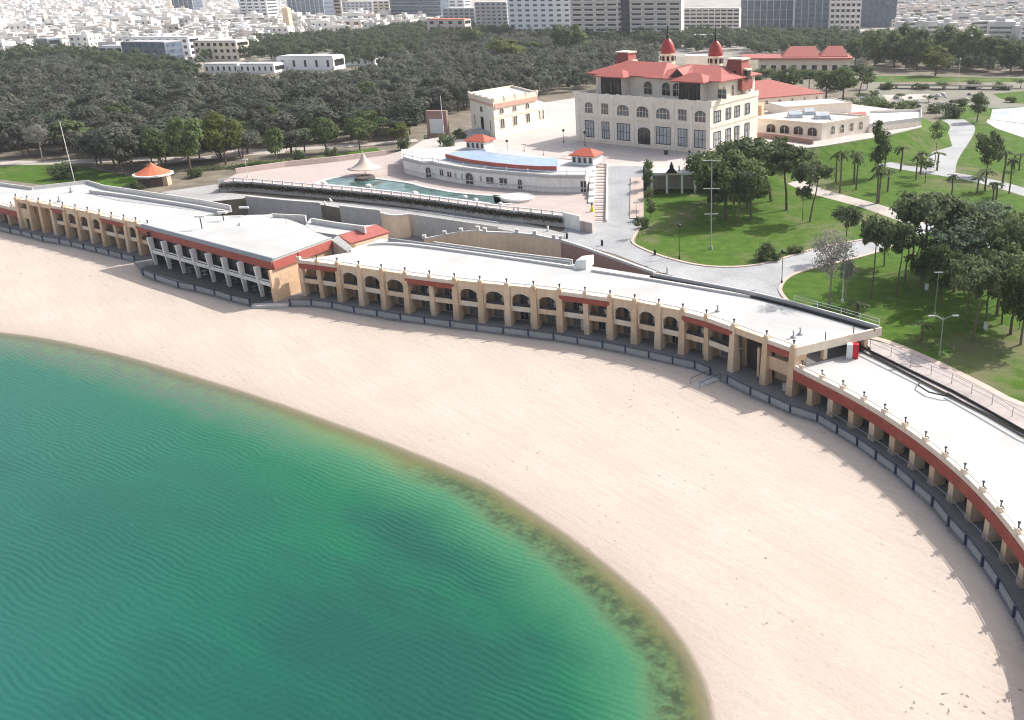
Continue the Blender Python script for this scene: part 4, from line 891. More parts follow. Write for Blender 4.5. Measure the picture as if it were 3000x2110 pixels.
# closed yellow parasol and motor scooter at the foot of the stairs
c = W(1736, 649, U); t = thing('yellow_parasol', tuple(c), 'closed yellow parasol standing at the foot of the long stairs', 'parasol')
MB().lathe([(.08, .6), (.5, .9), (.42, 2.0), (.25, 2.9), (.1, 3.3)], c, 9).build('folded_cloth', YELLOW, t); MB().tube([c, (c.x, c.y, U + 3.6)], .06).build('pole', DARKM, t); MB().lathe([(.12, 3.2), (.22, 3.4), (.1, 3.7)], c, 6).build('cap', DARKM, t)
c = W(1722, 660, U); t = thing('motorcycle', tuple(c), 'black motorcycle parked beside the yellow parasol', 'motorcycle')
for dx in (-.65, .65):
    ring = [(c.x + dx + .3 * math.cos(k * math.pi / 6), c.y, U + .35 + .3 * math.sin(k * math.pi / 6)) for k in range(13)]; MB().tube(ring, .08, 5).build('wheel', BLACKP, t)
MB().hexa([(c.x - .5, c.y - .15, U + .4), (c.x + .45, c.y - .15, U + .4), (c.x + .45, c.y + .15, U + .4), (c.x - .5, c.y + .15, U + .4)], [(c.x - .7, c.y - .12, U + .8), (c.x + .5, c.y - .12, U + .85), (c.x + .5, c.y + .12, U + .85), (c.x - .7, c.y + .12, U + .8)]).build('body', BLACKC, t)
MB().tube([(c.x + .65, c.y, U + .35), (c.x + .45, c.y, U + 1.05), (c.x + .4, c.y + .35, U + 1.1)], .04).build('handlebar', DARKM, t)
MB().box(c.x - .75, c.x - .1, c.y - .16, c.y + .16, U + .8, U + .92).build('seat', BLACKC, t)

# ------------------------------------------------------------------ pool building
RZ = T + .6
ff = [W(x, y, P) for x, y in px('r2t', (1395, 1455), (1555, 1500), (1640, 1496), (1692, 1512), (1900, 1550), (2080, 1572), (2262, 1587)) + px('r3b', (430, 224), (600, 241), (912, 243))]
t = thing('pool_building', (ff[4].x, ff[4].y, P), 'low white curved pool building with blue skylight roof and dark arched openings', 'building')
bk = [W(x, y, RZ) for x, y in px('r3t', (1005, 1345), (760, 1345), (500, 1308)) + px('r2t', (2296, 1257), (1850, 1230), (1365, 1255))]
MB().prism([(p.x, p.y) for p in ff] + [(p.x, p.y) for p in bk], P - .2, RZ - .3).build('wall', WHITEW, t)
MB().prism([(p.x, p.y) for p in offset(ff, -.35)] + [(p.x, p.y) for p in bk], RZ - .297, RZ).build('roof', ROOFW, t)
MB().wall(offset(ff, .1), RZ, RZ + .5, .25).build('parapet', COPING, t)
MB().wall(offset(ff, -.1), P + .9, P + 1.1, .16).build('string_course', COPING, t)
MB().tube([(p.x, p.y, RZ + 1.1) for p in offset(ff, .1)], .05, 4).build('railing', WHITEM, t)
for p in resample(offset(ff, .1), 4.0): MB().tube([(p.x, p.y, RZ + .5), (p.x, p.y, RZ + 1.4)], .09, 5).build('railing_post', WHITEM, t)
fs = [Fr((a.x, a.y, P), (b.x, b.y, P)) for a, b in zip(ff, ff[1:])]
for i, s, w, z0, h, ar in ((1, .5, 1.3, .1, 2.5, .6), (3, .1, 1.6, .9, 1.7, 0), (3, .42, 1.8, .7, 1.7, 0), (3, .66, .6, .8, 1.5, 0), (3, .92, .6, .8, 1.5, 0), (4, .25, 2.4, .1, 2.7, 1.1), (4, .78, .6, .8, 1.6, 0), (5, .2, 2.2, .6, 1.8, 0), (5, .82, 2.2, .6, 1.8, 0), (6, .6, 1.2, .1, 2.3, .5), (8, .93, 1.5, 0.02, 2.6, 0)):
    window(fs[i], fs[i].L * s, w, z0, h, t, arch=ar, glass=GLASSB, fr=COPING if ar else WHITEM, bars=1, cross=0)
out_e = [W(x, y, T + 1.7) for x, y in px('r2t', (1740, 1300), (1900, 1340), (2100, 1368), (2296, 1388)) + px('r3t', (300, 1390), (480, 1402), (662, 1404))]
in_e = [W(x, y, T + 1.9) for x, y in px('r3t', (672, 1330), (500, 1322), (300, 1302), (0, 1262)) + px('r2t', (2100, 1257), (1900, 1262), (1800, 1275))]
oe = chaikin(out_e, 1); ie = chaikin(in_e, 1)
MB().prism([(p.x, p.y) for p in oe + ie], RZ + .003, T + 1.75).build('skylight', SKYL, t)
MB().wall(oe, T + 1.0, T + 1.85, .35).build('red_fascia', REDR, t)
# two small red-roofed turrets
TURR = mat('turret_roof', (.48, .115, .075), rough=.65, var=.12)
for k, (q, w, lb) in enumerate(((px('r2t', (1990, 1262))[0], 5.4, 'small turret with red hipped roof at the shop end of the pool building'), (px('r3t', (880, 1390))[0], 5.6, 'small turret with red hipped roof at the stair end of the pool building'))):
    c = W(q[0], q[1], RZ); f = Fr((c.x - w / 2 * .9, c.y + w * .2, RZ), (c.x + w / 2 * .9, c.y - w * .15, RZ))
    t = thing('turret', tuple(c), lb, 'turret', 'turrets of the pool building')
    mb = MB(); fbox(mb, f, 0, f.L, 0, w * .8, .003, 2.0); mb.build('wall', WHITEW, t)
    for j in range(4): window(f, f.L * (j + .5) / 4, .95, .4, 1.4, t, glass=GLASSB, fr=WHITEM, bars=0, cross=0)
    e = .5; zb, zt = 2.0, 3.5
    mb = MB(); mb.add([f.p(-e, -e, zb), f.p(f.L + e, -e, zb), f.p(f.L + e, w * .8 + e, zb), f.p(-e, w * .8 + e, zb), f.p(-e, -e, zb + .2), f.p(f.L + e, -e, zb + .2), f.p(f.L + e, w * .8 + e, zb + .2), f.p(-e, w * .8 + e, zb + .2), f.p(f.L * .3, w * .4, zt), f.p(f.L * .7, w * .4, zt)],
                      [(3, 2, 1, 0), (0, 1, 5, 4), (1, 2, 6, 5), (2, 3, 7, 6), (3, 0, 4, 7), (4, 5, 9, 8), (5, 6, 9), (6, 7, 8, 9), (7, 4, 8)]); mb.build('roof', TURR, t)

# ------------------------------------------------------------------ villa
A, B = W(1692, 412, T), W(2080, 452, T); vf = Fr(A, B, T); L = vf.L; HB = rise(B, 298); D = 25.0
def sx(x):
    k = (1400 + x / 2.87 - 1692) / 388.0; p = W(1692 + 388 * k, 412 + 40 * k, T); return (Vector((p.x, p.y)) - Vector((A.x, A.y))).dot(vf.u)
t = thing('villa', tuple(A), 'grand cream villa with red roofs, two red domes and rows of arched windows', 'villa')
mb = MB(); fbox(mb, vf, 0, L, 0, D, -.3, HB - .9); mb.build('wall', PALCR, t)
mb = MB(); fbox(mb, vf, .3, L - .3, .3, D - .3, HB - .9, HB - .85); mb.build('terrace_roof', ROOFW, t)
mb = MB(); fbox(mb, vf, -.15, L + .15, -.15, .25, HB - 1.2, HB); fbox(mb, vf, L - .25, L + .15, .25, D, HB - 1.2, HB); fbox(mb, vf, -.15, .25, .25, D, HB - 1.2, HB)
for k in range(13):
    s = L * k / 12; fbox(mb, vf, s - .45, s + .45, -.25, .28, HB - 1.19, HB + .16)
mb.build('parapet', PALCR, t)
sf = Fr((B.x, B.y), vf.p(L, D, 0), T)
mb = MB(); fbox(mb, vf, -.1, L + .1, -.12, 0, HB * .485, HB * .53); fbox(mb, vf, -.2, L + .2, -.2, 0, -.2, .8); fbox(mb, sf, 0, D, -.12, 0, HB * .485, HB * .53); mb.build('cornice', CREAM, t)
UPW = [(945, 90, 1), (1078, 78, 0), (1228, 128, 1), (1390, 124, 1), (1560, 140, 1), (1722, 88, 0), (1870, 108, 1)]
for x in (1010, 1140, 1310, 1475, 1645, 1795):
    mb = MB(); s = sx(x); fbox(mb, vf, s - .35, s + .35, -.18, 0, .8, HB - 1.21); mb.build('pilaster', PALCR, t)
for s in (.45, L - .5): mb = MB(); fbox(mb, vf, s - .6, s + .6, -.22, 0, .8, HB - 1.21); mb.build('pilaster', PALCR, t)
for x, w, ar in UPW:
    s = sx(x); ww = w / 2.87 / 11.6 * 1.0
    window(vf, s, ww, HB * .59, HB * .235, t, arch=ww * .32 if ar else 0, glass=GLASS, fr=CREAM, bars=3 if ww > 3.3 else 2)
    if x != 1390: window(vf, s, ww * 1.02, HB * .10, HB * .345, t, glass=BLIND, fr=DARKM, bars=3 if ww > 3.3 else 2)
s = sx(1400); window(vf, s, 3.6, .0, HB * .40, t, arch=.9, glass=GLASSB, fr=WOODD, bars=2, name='door')
for d, w in ((3.4, 3.4), (9.0, 2.6), (13.5, 2.6), (19, 2.6)):
    window(sf, d, w, HB * .58, HB * .22, t, glass=BLIND, fr=DARKM, bars=2); window(sf, d, w, HB * .1, HB * .3, t, glass=BLIND, fr=DARKM, bars=2)
# third floor blocks set back behind the parapet
Z3 = HB - .85; H3 = 5.0
def third(s0, s1, d0, d1, dark, h=H3):
    mb = MB(); fbox(mb, vf, s0, s1, d0, d1, Z3 + .002, Z3 + h); w = mb.build('upper_storey', PALCR, t)
    if dark:
        mb = MB(); fbox(mb, vf, s0 + .15, s1 - .15, d0 - .12, d0 - .003, Z3 + .3, Z3 + h - .3); mb.build('shutters', WOODD, t)
        for k in range(3): window(vf, s0 + (s1 - s0) * (k + .5) / 3, .9, Z3 + 1.0, 2.6, t, d=d0 - .15, glass=GLASSB, fr=WOODD, bars=0, cross=1)
third(sx(1000), sx(1175), 2.6, 10, True); third(sx(1650), sx(1835), 2.2, 10, True)
third(sx(1176) + .01, sx(1649), 6.0, 20, False); third(sx(1836), L - .6, 5.2, D - 1, False, H3 - .01); third(1.2, sx(999), 7.5, 20, False)
for x in (1330, 1480, 1570): window(vf, sx(x), 2.6, Z3 + .6, 3.4, t, arch=1.1, d=6.0, glass=GLASSB, fr=CREAM)
window(vf, sx(1990) - 1, 2.6, Z3 + .9, 2.4, t, d=5.2, glass=GLASS, fr=CREAM)
for d in (7.5, 12, 17, 21): window(Fr(vf.p(L - .6, 0, 0), vf.p(L - .6, D, 0), T), d, 1.3, Z3 + .8, 2.8, t, arch=.5, glass=GLASS, fr=CREAM, bars=0)
def hip(mb, f, s0, s1, d0, d1, z0, z1, ins, ins2=None, th=.25):
    ins2 = ins if ins2 is None else ins2; dm = (d0 + d1) / 2
    return mb.add([f.p(s0, d0, z0), f.p(s1, d0, z0), f.p(s1, d1, z0), f.p(s0, d1, z0), f.p(s0, d0, z0 + th), f.p(s1, d0, z0 + th), f.p(s1, d1, z0 + th), f.p(s0, d1, z0 + th), f.p(s0 + ins, dm, z1), f.p(s1 - ins2, dm, z1)],
                  [(3, 2, 1, 0), (0, 1, 5, 4), (1, 2, 6, 5), (2, 3, 7, 6), (3, 0, 4, 7), (4, 5, 9, 8), (5, 6, 9), (6, 7, 8, 9), (7, 4, 8)])
ZE = Z3 + H3
mb = MB(); hip(mb, vf, .2, L * .60, 4.2, 21.5, ZE, ZE + 3.0, 7.5, 4); mb.build('roof', REDR, t)
mb = MB(); hip(mb, vf, L * .46, L + .9, 3.6, D, ZE - .12, ZE + 2.7, 7, 6); mb.build('roof', REDR, t)
mb = MB(); hip(mb, vf, sx(968), sx(1215), 1.2, 9.5, ZE - .2, ZE + 1.5, 3.2); mb.build('roof', REDR, t)
mb = MB(); hip(mb, vf, sx(1600), sx(1880), .8, 9.5, ZE - .25, ZE + 1.6, 3.2); mb.build('roof', REDR, t)
dm_ = sx(1590); mb = MB(); mb.add([vf.p(dm_ - 2.2, 5.0, ZE + .6), vf.p(dm_ + 2.2, 5.0, ZE + .6), vf.p(dm_, 5.0, ZE + 2.5), vf.p(dm_, 12, ZE + 2.7), vf.p(dm_ - 2.6, 9, ZE + 1.2), vf.p(dm_ + 2.6, 9, ZE + 1.2)], [(0, 1, 2), (0, 2, 3, 4), (1, 5, 3, 2)]); dmo = mb.build('dormer', REDR, t); LOCS[dmo.name] = parent_loc(t)
mb = MB(); fprism(mb, vf, [(dm_ - 1.7, ZE + .75), (dm_ + 1.7, ZE + .75), (dm_, ZE + 2.2)], 4.9, 4.97); mb.build('dormer_vent', WOODD, dmo)
def mansard(q, z, w, wt, h, ang):
    c = W(q[0], q[1], T + z); f = Fr((c.x - vf.u.x * w / 2, c.y - vf.u.y * w / 2), (c.x + vf.u.x * w / 2, c.y + vf.u.y * w / 2), T + z)
    i = (w - wt) / 2; mb = MB()
    mb.hexa([f.p(0, 0, -2), f.p(w, 0, -2), f.p(w, w, -2), f.p(0, w, -2)], [f.p(0, 0, 0), f.p(w, 0, 0), f.p(w, w, 0), f.p(0, w, 0)])
    mb.hexa([f.p(0, 0, .003), f.p(w, 0, .003), f.p(w, w, .003), f.p(0, w, .003)], [f.p(i, i, h), f.p(w - i, i, h), f.p(w - i, w - i, h), f.p(i, w - i, h)])
    r = mb.build('mansard_tower', REDR, t); LOCS[r.name] = parent_loc(t)
    mb = MB(); fbox(mb, f, i - .35, w - i + .35, i - .35, w - i + .35, h, h + .35); mb.build('cap', CREAM, r)
    g = Fr(f.p(w, 0, 0), f.p(w, w, 0), T + z)
    mb = MB(); fbox(mb, g, w * .34, w * .66, -.35, .9, h * .12, h * .52); mb.build('window', GLASSB, r); mb = MB(); fbox(mb, g, w * .28, w * .72, -.55, 1.2, h * .53, h * .6); mb.build('window_hood', CREAM, r)
    mb = MB(); fbox(mb, f, w * .36, w * .64, -.2, .9, h * .1, h * .5); mb.build('window', GLASSB, r)
mansard((1400 + 1205 / 2.87, 597 / 2.87), HB + 4.4, 5.0, 3.4, 4.5, 0); mansard((1400 + 2140 / 2.87, 690 / 2.87), HB + 3.0, 5.6, 3.8, 5.2, 0)
def cupola(q, z, r):
    c = W(q[0], q[1], T + z); MBs = MB().lathe([(r * 1.15, -3), (r * 1.15, .3), (r, .35), (r, 2.3), (r * 1.2, 2.4), (r * 1.2, 2.7)], c, 8, .4); o = MBs.build('cupola_drum', CREAM, t); LOCS[o.name] = parent_loc(t)
    mb = MB()
    for k in range(8):
        a = .4 + (k + .5) * math.pi / 4; mb.box(c.x + r * .93 * math.cos(a) - .35, c.x + r * .93 * math.cos(a) + .35, c.y + r * .93 * math.sin(a) - .35, c.y + r * .93 * math.sin(a) + .35, c.z + .8, c.z + 2.0)
    mb.build('openings', GLASSB, o)
    MB().lathe([(r * 1.05, 2.71), (r * 1.02, 3.5), (r * .92, 4.6), (r * .7, 5.6), (r * .42, 6.3), (r * .22, 6.7)], c, 16).build('dome', mat('dark_red_dome', (.36, .055, .05), rough=.4, var=.2) if 'dark_red_dome' not in MATS else MATS['dark_red_dome'], t, smooth=True)
    MB().lathe([(r * .3, 6.7), (.35, 7.0), (.55, 7.4), (.2, 7.9), (.12, 9.0), (.3, 9.2), (.05, 10.2)], c, 8).build('finial', DARKM, t)
cupola((1400 + 1598 / 2.87, 533 / 2.87), HB + 5.0, 1.95); cupola((1400 + 1998 / 2.87, 556 / 2.87), HB + 4.7, 1.9)
mb = MB(); q = W(1400 + 1830 / 2.87, 545 / 2.87, T + HB + 3); mb.box(q.x - 3, q.x + 3.5, q.y - 1, q.y + 5, q.z - 3, q.z + 2.6); mb.build('stair_tower', PALCR, t)
# things on the plaza before the villa
for k, (x, y, lb) in enumerate(((1190, 1190, 'folded dark parasol by the curtained window left of the villa door'), (1510, 1225, 'open dark parasol right of the villa door'))):
    c = W(1400 + x / 2.87, y / 2.87, T); o = thing('dark_parasol', tuple(c), lb, 'parasol', 'dark parasols before the villa')
    MB().lathe([(1.5, 2.0), (1.3, 2.2), (.1, 2.8)] if k else [(.2, .8), (.9, 1.4), (1.2, 1.9), (.1, 2.3)], c, 8).build('canopy', BLACKC, o); MB().tube([c, (c.x, c.y, T + 2.6)], .06).build('pole', DARKM, o)
PLANTERS = [(952, 1172), (1072, 1180), (1560, 1248), (1655, 1255), (1730, 1262), (1580, 1300), (1865, 1285)]

# ------------------------------------------------------------------ shop-like villa lodge and panel
A, B, C = W(1383, 377, T), W(1452, 404, T), W(1600, 369, T)
lf = Fr(A, B, T); rf_ = Fr(B, C, T); HS = rise(B, 292); Ld = rf_.L * .84
t = thing('lodge', tuple(B), 'cream two-storey lodge with flat roof and tall arched windows, left of the villa plaza', 'building')
c3_ = (B + (C - B) * .84); d_ = A + (c3_ - B)
MB().prism([(p.x, p.y) for p in (A, B, c3_, d_)], T - .2, T + HS - 1).build('wall', SHOPC, t)
MB().prism([(p.x, p.y) for p in (A, B, c3_, d_)], T + HS - .997, T + HS - .6).build('roof', ROOFW, t)
pr = [A, B, c3_, d_, A]; MB().wall([Vector((p.x, p.y, 0)) for p in pr], T + HS - 1.3, T + HS, .5).build('parapet', CREAM, t)
for j, f in enumerate((lf, Fr(B, c3_, T))):
    for k in range(j, 5): mb = MB(); fbox(mb, f, f.L * k / 4 - .3, f.L * k / 4 + .3, -.32, .3, HS - .6, HS + .35); mb.build('pinnacle', CREAM, t)
mb = MB(); f = Fr(B, c3_, T); fbox(mb, f, .3, f.L - .1, -.3, -.255, HS - 2.4, HS - 1.31); fbox(mb, lf, 0, lf.L, -.3, -.0, HS - 1.9, HS - 1.31); mb.build('band', mat('peach_band', (.62, .38, .29), var=.08), t)
mb = MB(); fbox(mb, f, 0, f.L, -.1, 0, HS * .5, HS * .55); mb.build('cornice', CREAM, t)
for k, s in enumerate((.17, .46, .76)):
    window(f, f.L * s, 1.9, HS * .58, HS * .17, t, arch=.9, glass=GLASS, fr=CREAM, bars=1, cross=0); window(f, f.L * s, 1.9, HS * .2, HS * .27, t, glass=GLASS, fr=CREAM, bars=1, cross=0)
window(lf, lf.L * .5, 2.4, HS * .56, HS * .18, t, arch=1.1, glass=GLASSB, fr=CREAM, bars=1, cross=0); window(lf, lf.L * .5, 2.0, .2, HS * .42, t, glass=GLASSB, fr=WOODD, name='door')
for s in (.18, .84): window(lf, lf.L * s, .9, HS * .15, HS * .28, t, glass=GLASSB, fr=CREAM, bars=0)
e0_, e1_ = c3_, C; n_ = (d_ - c3_); mb = MB(); mb.prism([(p.x, p.y) for p in (c3_ + n_ * .02, e1_ + n_ * .02, e1_ + n_ * .9, c3_ + n_ * .9)], T - .2, T + HS * .66); mb.build('annex', SHOPC, t)
ef_ = Fr(c3_ + n_ * .02, e1_ + n_ * .02, T)
for s in (.3, .75): window(ef_, ef_.L * s, .7, HS * .2, HS * .27, t, glass=GLASS, fr=CREAM, bars=0)
st0 = W(*px('r2t', (2040, 1150))[0], T); mb = MB()
for k in range(6): fbox(mb, lf, lf.L * .3, lf.L * .8, -.4 * (6 - k), -.4 * (5 - k), -.2, .2 * k + .1)
mb.build('steps', CONC, t)
c = W(1283, 394, T); bf = Fr((c.x - 2.9, c.y + .3), (c.x + 2.9, c.y - .5), T); t = thing('notice_wall', tuple(c), 'brown upright wall carrying a blank white panel beside the lodge', 'panel')
mb = MB(); fbox(mb, bf, 0, bf.L, 0, 1.4, -2, 6.4); mb.build('wall', BROWNW, t); mb = MB(); fbox(mb, bf, .9, bf.L * .78, -.1, -.003, .3, 4.2); mb.build('panel', WHITEM, t)

# ------------------------------------------------------------------ villa annexes
def quad_bld(pts, z0, h): return MB().prism([(p.x, p.y) for p in pts], z0, z0 + h)
a0, a1 = W(*px('r4t', (-60, 940))[0], T), W(*px('r4t', (600, 880))[0], T)
t = thing('villa_hall', tuple(a0), 'long hall with a broad red hipped roof and cream walls behind the villa', 'building'); f = Fr((a0.x, a0.y), (a1.x, a1.y), T)
hh = rise(a1, (785) / 2.87)
mb = MB(); fbox(mb, f, 0, f.L, 0, 22, -.3, hh); mb.build('wall', PALCR, t); mb = MB(); hip(mb, f, -1, f.L + .6, -1, 23, hh, hh + 4.2, 10, 14); mb.build('roof', REDR, t)
for k in range(6): window(f, f.L * (.12 + k * .16), 1.2 if k < 3 else .8, hh * .45, hh * .35, t, arch=.4, glass=GLASS, fr=CREAM, bars=0)
b0, b1, b2 = W(*px('r4t', (-70, 1120))[0], T), W(*px('r4t', (592, 1180))[0], T), W(*px('r4t', (985, 1110))[0], T)
t = thing('arcaded_annex', tuple(b1), 'cream flat-roofed annex with a row of arched openings and roof skylights', 'building')
hb2 = rise(b1, 1035 / 2.87); b3 = b0 + (b2 - b1)
quad_bld((b0, b1, b2, b3), T - 5, 5 + hb2 - .5).build('wall', PALCR, t); quad_bld((b0, b1, b2, b3), T + hb2 - .497, .1).build('roof', ROOFW, t)
MB().wall([Vector((p.x, p.y, 0)) for p in (b0, b1, b2, b3)], T + hb2 - .7, T + hb2, .4).build('parapet', CREAM, t)
f = Fr((b0.x, b0.y), (b1.x, b1.y), T)
for k in range(4): window(f, f.L * (.37 + k * .172), f.L * .125, .8, hb2 * .55, t, arch=.9, glass=GLASSB, fr=CREAM, bars=1, cross=0)
g = Fr((b1.x, b1.y), (b2.x, b2.y), T)
for k in range(4): window(g, g.L * (.22 + k * .2), 1.9, hb2 * .2, hb2 * .55, t, arch=.8, glass=GLASS, fr=CREAM, bars=2)
for q, w in (((370, 975), 4), ((490, 950), 3.4), ((600, 985), 4.2)):
    c = W(*px('r4t', q)[0], T + hb2); mb = MB(); mb.hexa([(c.x - w / 2, c.y - 1.6, c.z - .35), (c.x + w / 2, c.y - 1.8, c.z - .35), (c.x + w / 2, c.y + 1.6, c.z - .35), (c.x - w / 2, c.y + 1.6, c.z - .35)], [(c.x - w / 2.4, c.y - 1.2, c.z + .5), (c.x + w / 2.4, c.y - 1.2, c.z + .6), (c.x + w / 2.4, c.y + 1.2, c.z + 1.3), (c.x - w / 2.4, c.y + 1.2, c.z + 1.2)]); mb.build('skylight', SKYG, t)
c = W(*px('r4t', (40, 1085))[0], T); mb = MB(); q = Fr((c.x - 5, c.y + 1), (c.x + 1.5, c.y - .4), T); fbox(mb, q, 0, q.L, -.6, 6, -1, 6.5); mb.build('orange_porch', mat('peach_render', (.66, .38, .24), var=.08, streak=.2), t)
w0, w1, w2 = W(*px('r4t', (600, 930))[0], T), W(*px('r4t', (845, 945))[0], T), W(*px('r4t', (560, 855))[0], T)
t = thing('white_annex', tuple(w0), 'plain white block with parapet between the red hall and the arcaded annex', 'building')
hw = rise(w1, 858 / 2.87); x0 = W(*px('r4t', (300, 985))[0], T); wf = Fr((x0.x, x0.y), (w1.x, w1.y), T); mb = MB(); fbox(mb, wf, 0, wf.L, 0, 12, -.2, hw - .4); mb.build('wall', PALCR, t)
mb = MB(); fbox(mb, wf, 0, wf.L, 0, 12, hw - .397, hw - .25); mb.build('roof', ROOFW, t); MB().wall([Vector(wf.p(0, 0, 0)), Vector(wf.p(wf.L, 0, 0)), Vector(wf.p(wf.L, 12, 0))], T + hw - .6, T + hw, .3).build('parapet', CREAM, t)
q0, q1, q2, q3 = [W(*p_, T) for p_ in px('r4t', (990, 1115), (1428, 1058), (1425, 985), (1000, 1000))]
t = thing('walled_terrace', tuple(q1), 'long plain cream terrace wall reaching from the annex toward the curving lane', 'building')
hq = rise(q1, 985 / 2.87); quad_bld((q0, q1, q2, q3), T - 5, 5 + hq - .8).build('wall', PALCR, t); MB().wall([Vector((p.x, p.y, 0)) for p in (q0, q1, q2, q3)], T + hq - 1, T + hq, .4).build('parapet', COPING, t)
MB().wall([Vector((p.x, p.y, 0)) for p in offset([q0, q1], -.3)], T - 5, T - .8, .4).build('plinth', CONC, t)
pp_ = [W(*p_, T + hq + .1) for p_ in px('r4t', (820, 955), (960, 945), (985, 995), (830, 1005))]
o = MB().prism([(p.x, p.y) for p in pp_], T + 2, T + hq + .3).build('red_tiled_roof', REDR); tag(o, 'small flat red roof patch at the end of the arcaded annex', 'roof')
fw = [W(*p_, T) for p_ in px('r4t', (-60, 1120), (300, 1160), (590, 1200))]
o = MB().wall(offset(fw, -3.5), T - .2, T + 1.3, .4).build('garden_wall', BROWNW); tag(o, 'low brown wall before the arcaded annex', 'wall')
# red-roofed house beyond
h0, h1 = W(*px('r4t', (60, 640))[0], U), W(*px('r4t', (830, 640))[0], U)
t = thing('red_roofed_house', tuple(h0), 'distant long house with two stepped red roofs among the trees behind the villa', 'house'); f = Fr((h0.x, h0.y), (h1.x, h1.y), U); hr_ = rise(h0, 500 / 2.87)
mb = MB(); fbox(mb, f, 0, f.L, 0, 24, -.2, hr_); mb.build('wall', CREAM, t)
mb = MB(); fbox(mb, f, -8, f.L + 1, -1.5, 24, hr_, hr_ + .6); mb.build('lower_roof', REDR, t)
mb = MB(); hip(mb, f, f.L * .26, f.L * .66, 3, 22, hr_ + .603, hr_ + 5, 4, 1); mb.build('upper_roof', REDR, t); mb = MB(); hip(mb, f, f.L * .68, f.L * .98, 6, 22, hr_ + .603, hr_ + 5, 4, 2); mb.build('upper_roof', REDR, t)
for k in range(9): window(f, f.L * (k + .5) / 9, 2.6, .5, hr_ * .6, t, glass=GLASSB, fr=CREAM, bars=0, cross=0)

# ------------------------------------------------------------------ kiosk
c = W(455, 540, U); t = thing('kiosk', tuple(c), 'round dark brick kiosk with an orange pointed roof at the edge of the wood', 'kiosk')
MB().lathe([(3.5, -.1), (3.6, 1.9), (3.5, 2.3)], c, 12, .2).build('wall', mat('dark_brick', (.10, .065, .06), var=.3, scale=4), t)
MB().lathe([(4.5, 2.31), (4.5, 2.65), (4.2, 2.7)], c, 12, .2).build('eaves', WHITEM, t); MB().lathe([(4.0, 2.71), (2.3, 3.6), (1.1, 4.3), (.4, 4.9), (.1, 5.3)], c, 12, .2).build('roof', ORANGE, t)
MB().box(c.x + 2.2, c.x + 4.0, c.y - 1.8, c.y + .2, U, U + 2.3).build('service_door', mat('peach_door', (.6, .42, .32)), t)
# ------------------------------------------------------------------ bank of lawn against the plaza edge
be = [W(x, y, T) for x, y in [(2040, 492), (2110, 486), (2200, 470), (2300, 440), (2410, 428), (2590, 398), (2700, 372)]] + [W(2692, 335, T)]
mb = MB(); lo = [Vector(tuple(q)) for q in offset(be, -9)]; n = len(be)
mb.add([(p.x, p.y, T - .25) for p in be] + [(p.x, p.y, U + .01) for p in lo], [(i, n + i, n + i + 1, i + 1) for i in range(n - 1)])
mb.add([(be[0].x, be[0].y, T - .25), (lo[0].x, lo[0].y, U + .01), (be[0].x, be[0].y, U + .01)], [(0, 1, 2)])
struct(mb.build('lawn_bank', LAWN), 'grassy bank falling from the plaza edge to the park')

# ------------------------------------------------------------------ trees
NR = np.random.RandomState(11)
def leaf_cloud(cent, size, up=.45, var=.5, bend=0):
    cent, guide = cent if isinstance(cent, tuple) else (cent, 0)
    n = len(cent); nrm = NR.normal(size=(n, 3)) * (.42 if not isinstance(guide, int) else 1) + guide; nrm[:, 2] += up; nrm /= np.linalg.norm(nrm, axis=1)[:, None]
    a = np.cross(nrm, NR.normal(size=(n, 3))); a /= np.linalg.norm(a, axis=1)[:, None]; b = np.cross(nrm, a)
    s = size * (1 - var / 2 + var * NR.rand(n, 1)); a *= s; b *= s * .6
    return np.stack([cent - a, cent - b * .9, cent + a, cent + b], 1).reshape(-1, 3)
def clumps(rx, rz, zc, nc, per, cr, inner=.45, flat=1.0, top_bias=0.0):
    d = NR.normal(size=(nc, 3)); d[:, 2] += top_bias; d /= np.linalg.norm(d, axis=1)[:, None]; r = inner + (1 - inner) * NR.rand(nc, 1) ** .6
    c = d * r * np.array([rx, rx, rz]) * .85 + np.array([0, 0, zc]); rad = cr * (.6 + .8 * NR.rand(nc))
    q = NR.normal(size=(nc, per, 3)); q /= np.linalg.norm(q, axis=2)[:, :, None]; q *= (NR.rand(nc, per, 1) ** .45) * rad[:, None, None]; q[:, :, 2] *= .75 * flat
    keep = NR.rand(nc, per) < (.55 + .45 * NR.rand(nc, 1))
    g = q / rad[:, None, None] * .9 + (d / np.linalg.norm(d, axis=1)[:, None])[:, None, :] * .45
    return ((c[:, None, :] + q)[keep], g[keep]), c
def mesh_np(name, v, m, k=4):
    n = len(v) // k; me = bpy.data.meshes.new(name); me.vertices.add(len(v)); me.vertices.foreach_set('co', v.astype(np.float32).ravel())
    me.loops.add(len(v)); me.loops.foreach_set('vertex_index', np.arange(len(v), dtype=np.int32)); me.polygons.add(n)
    me.polygons.foreach_set('loop_start', np.arange(0, len(v), k, dtype=np.int32)); me.polygons.foreach_set('loop_total', np.full(n, k, np.int32)); me.update(calc_edges=True); me.materials.append(m); return me
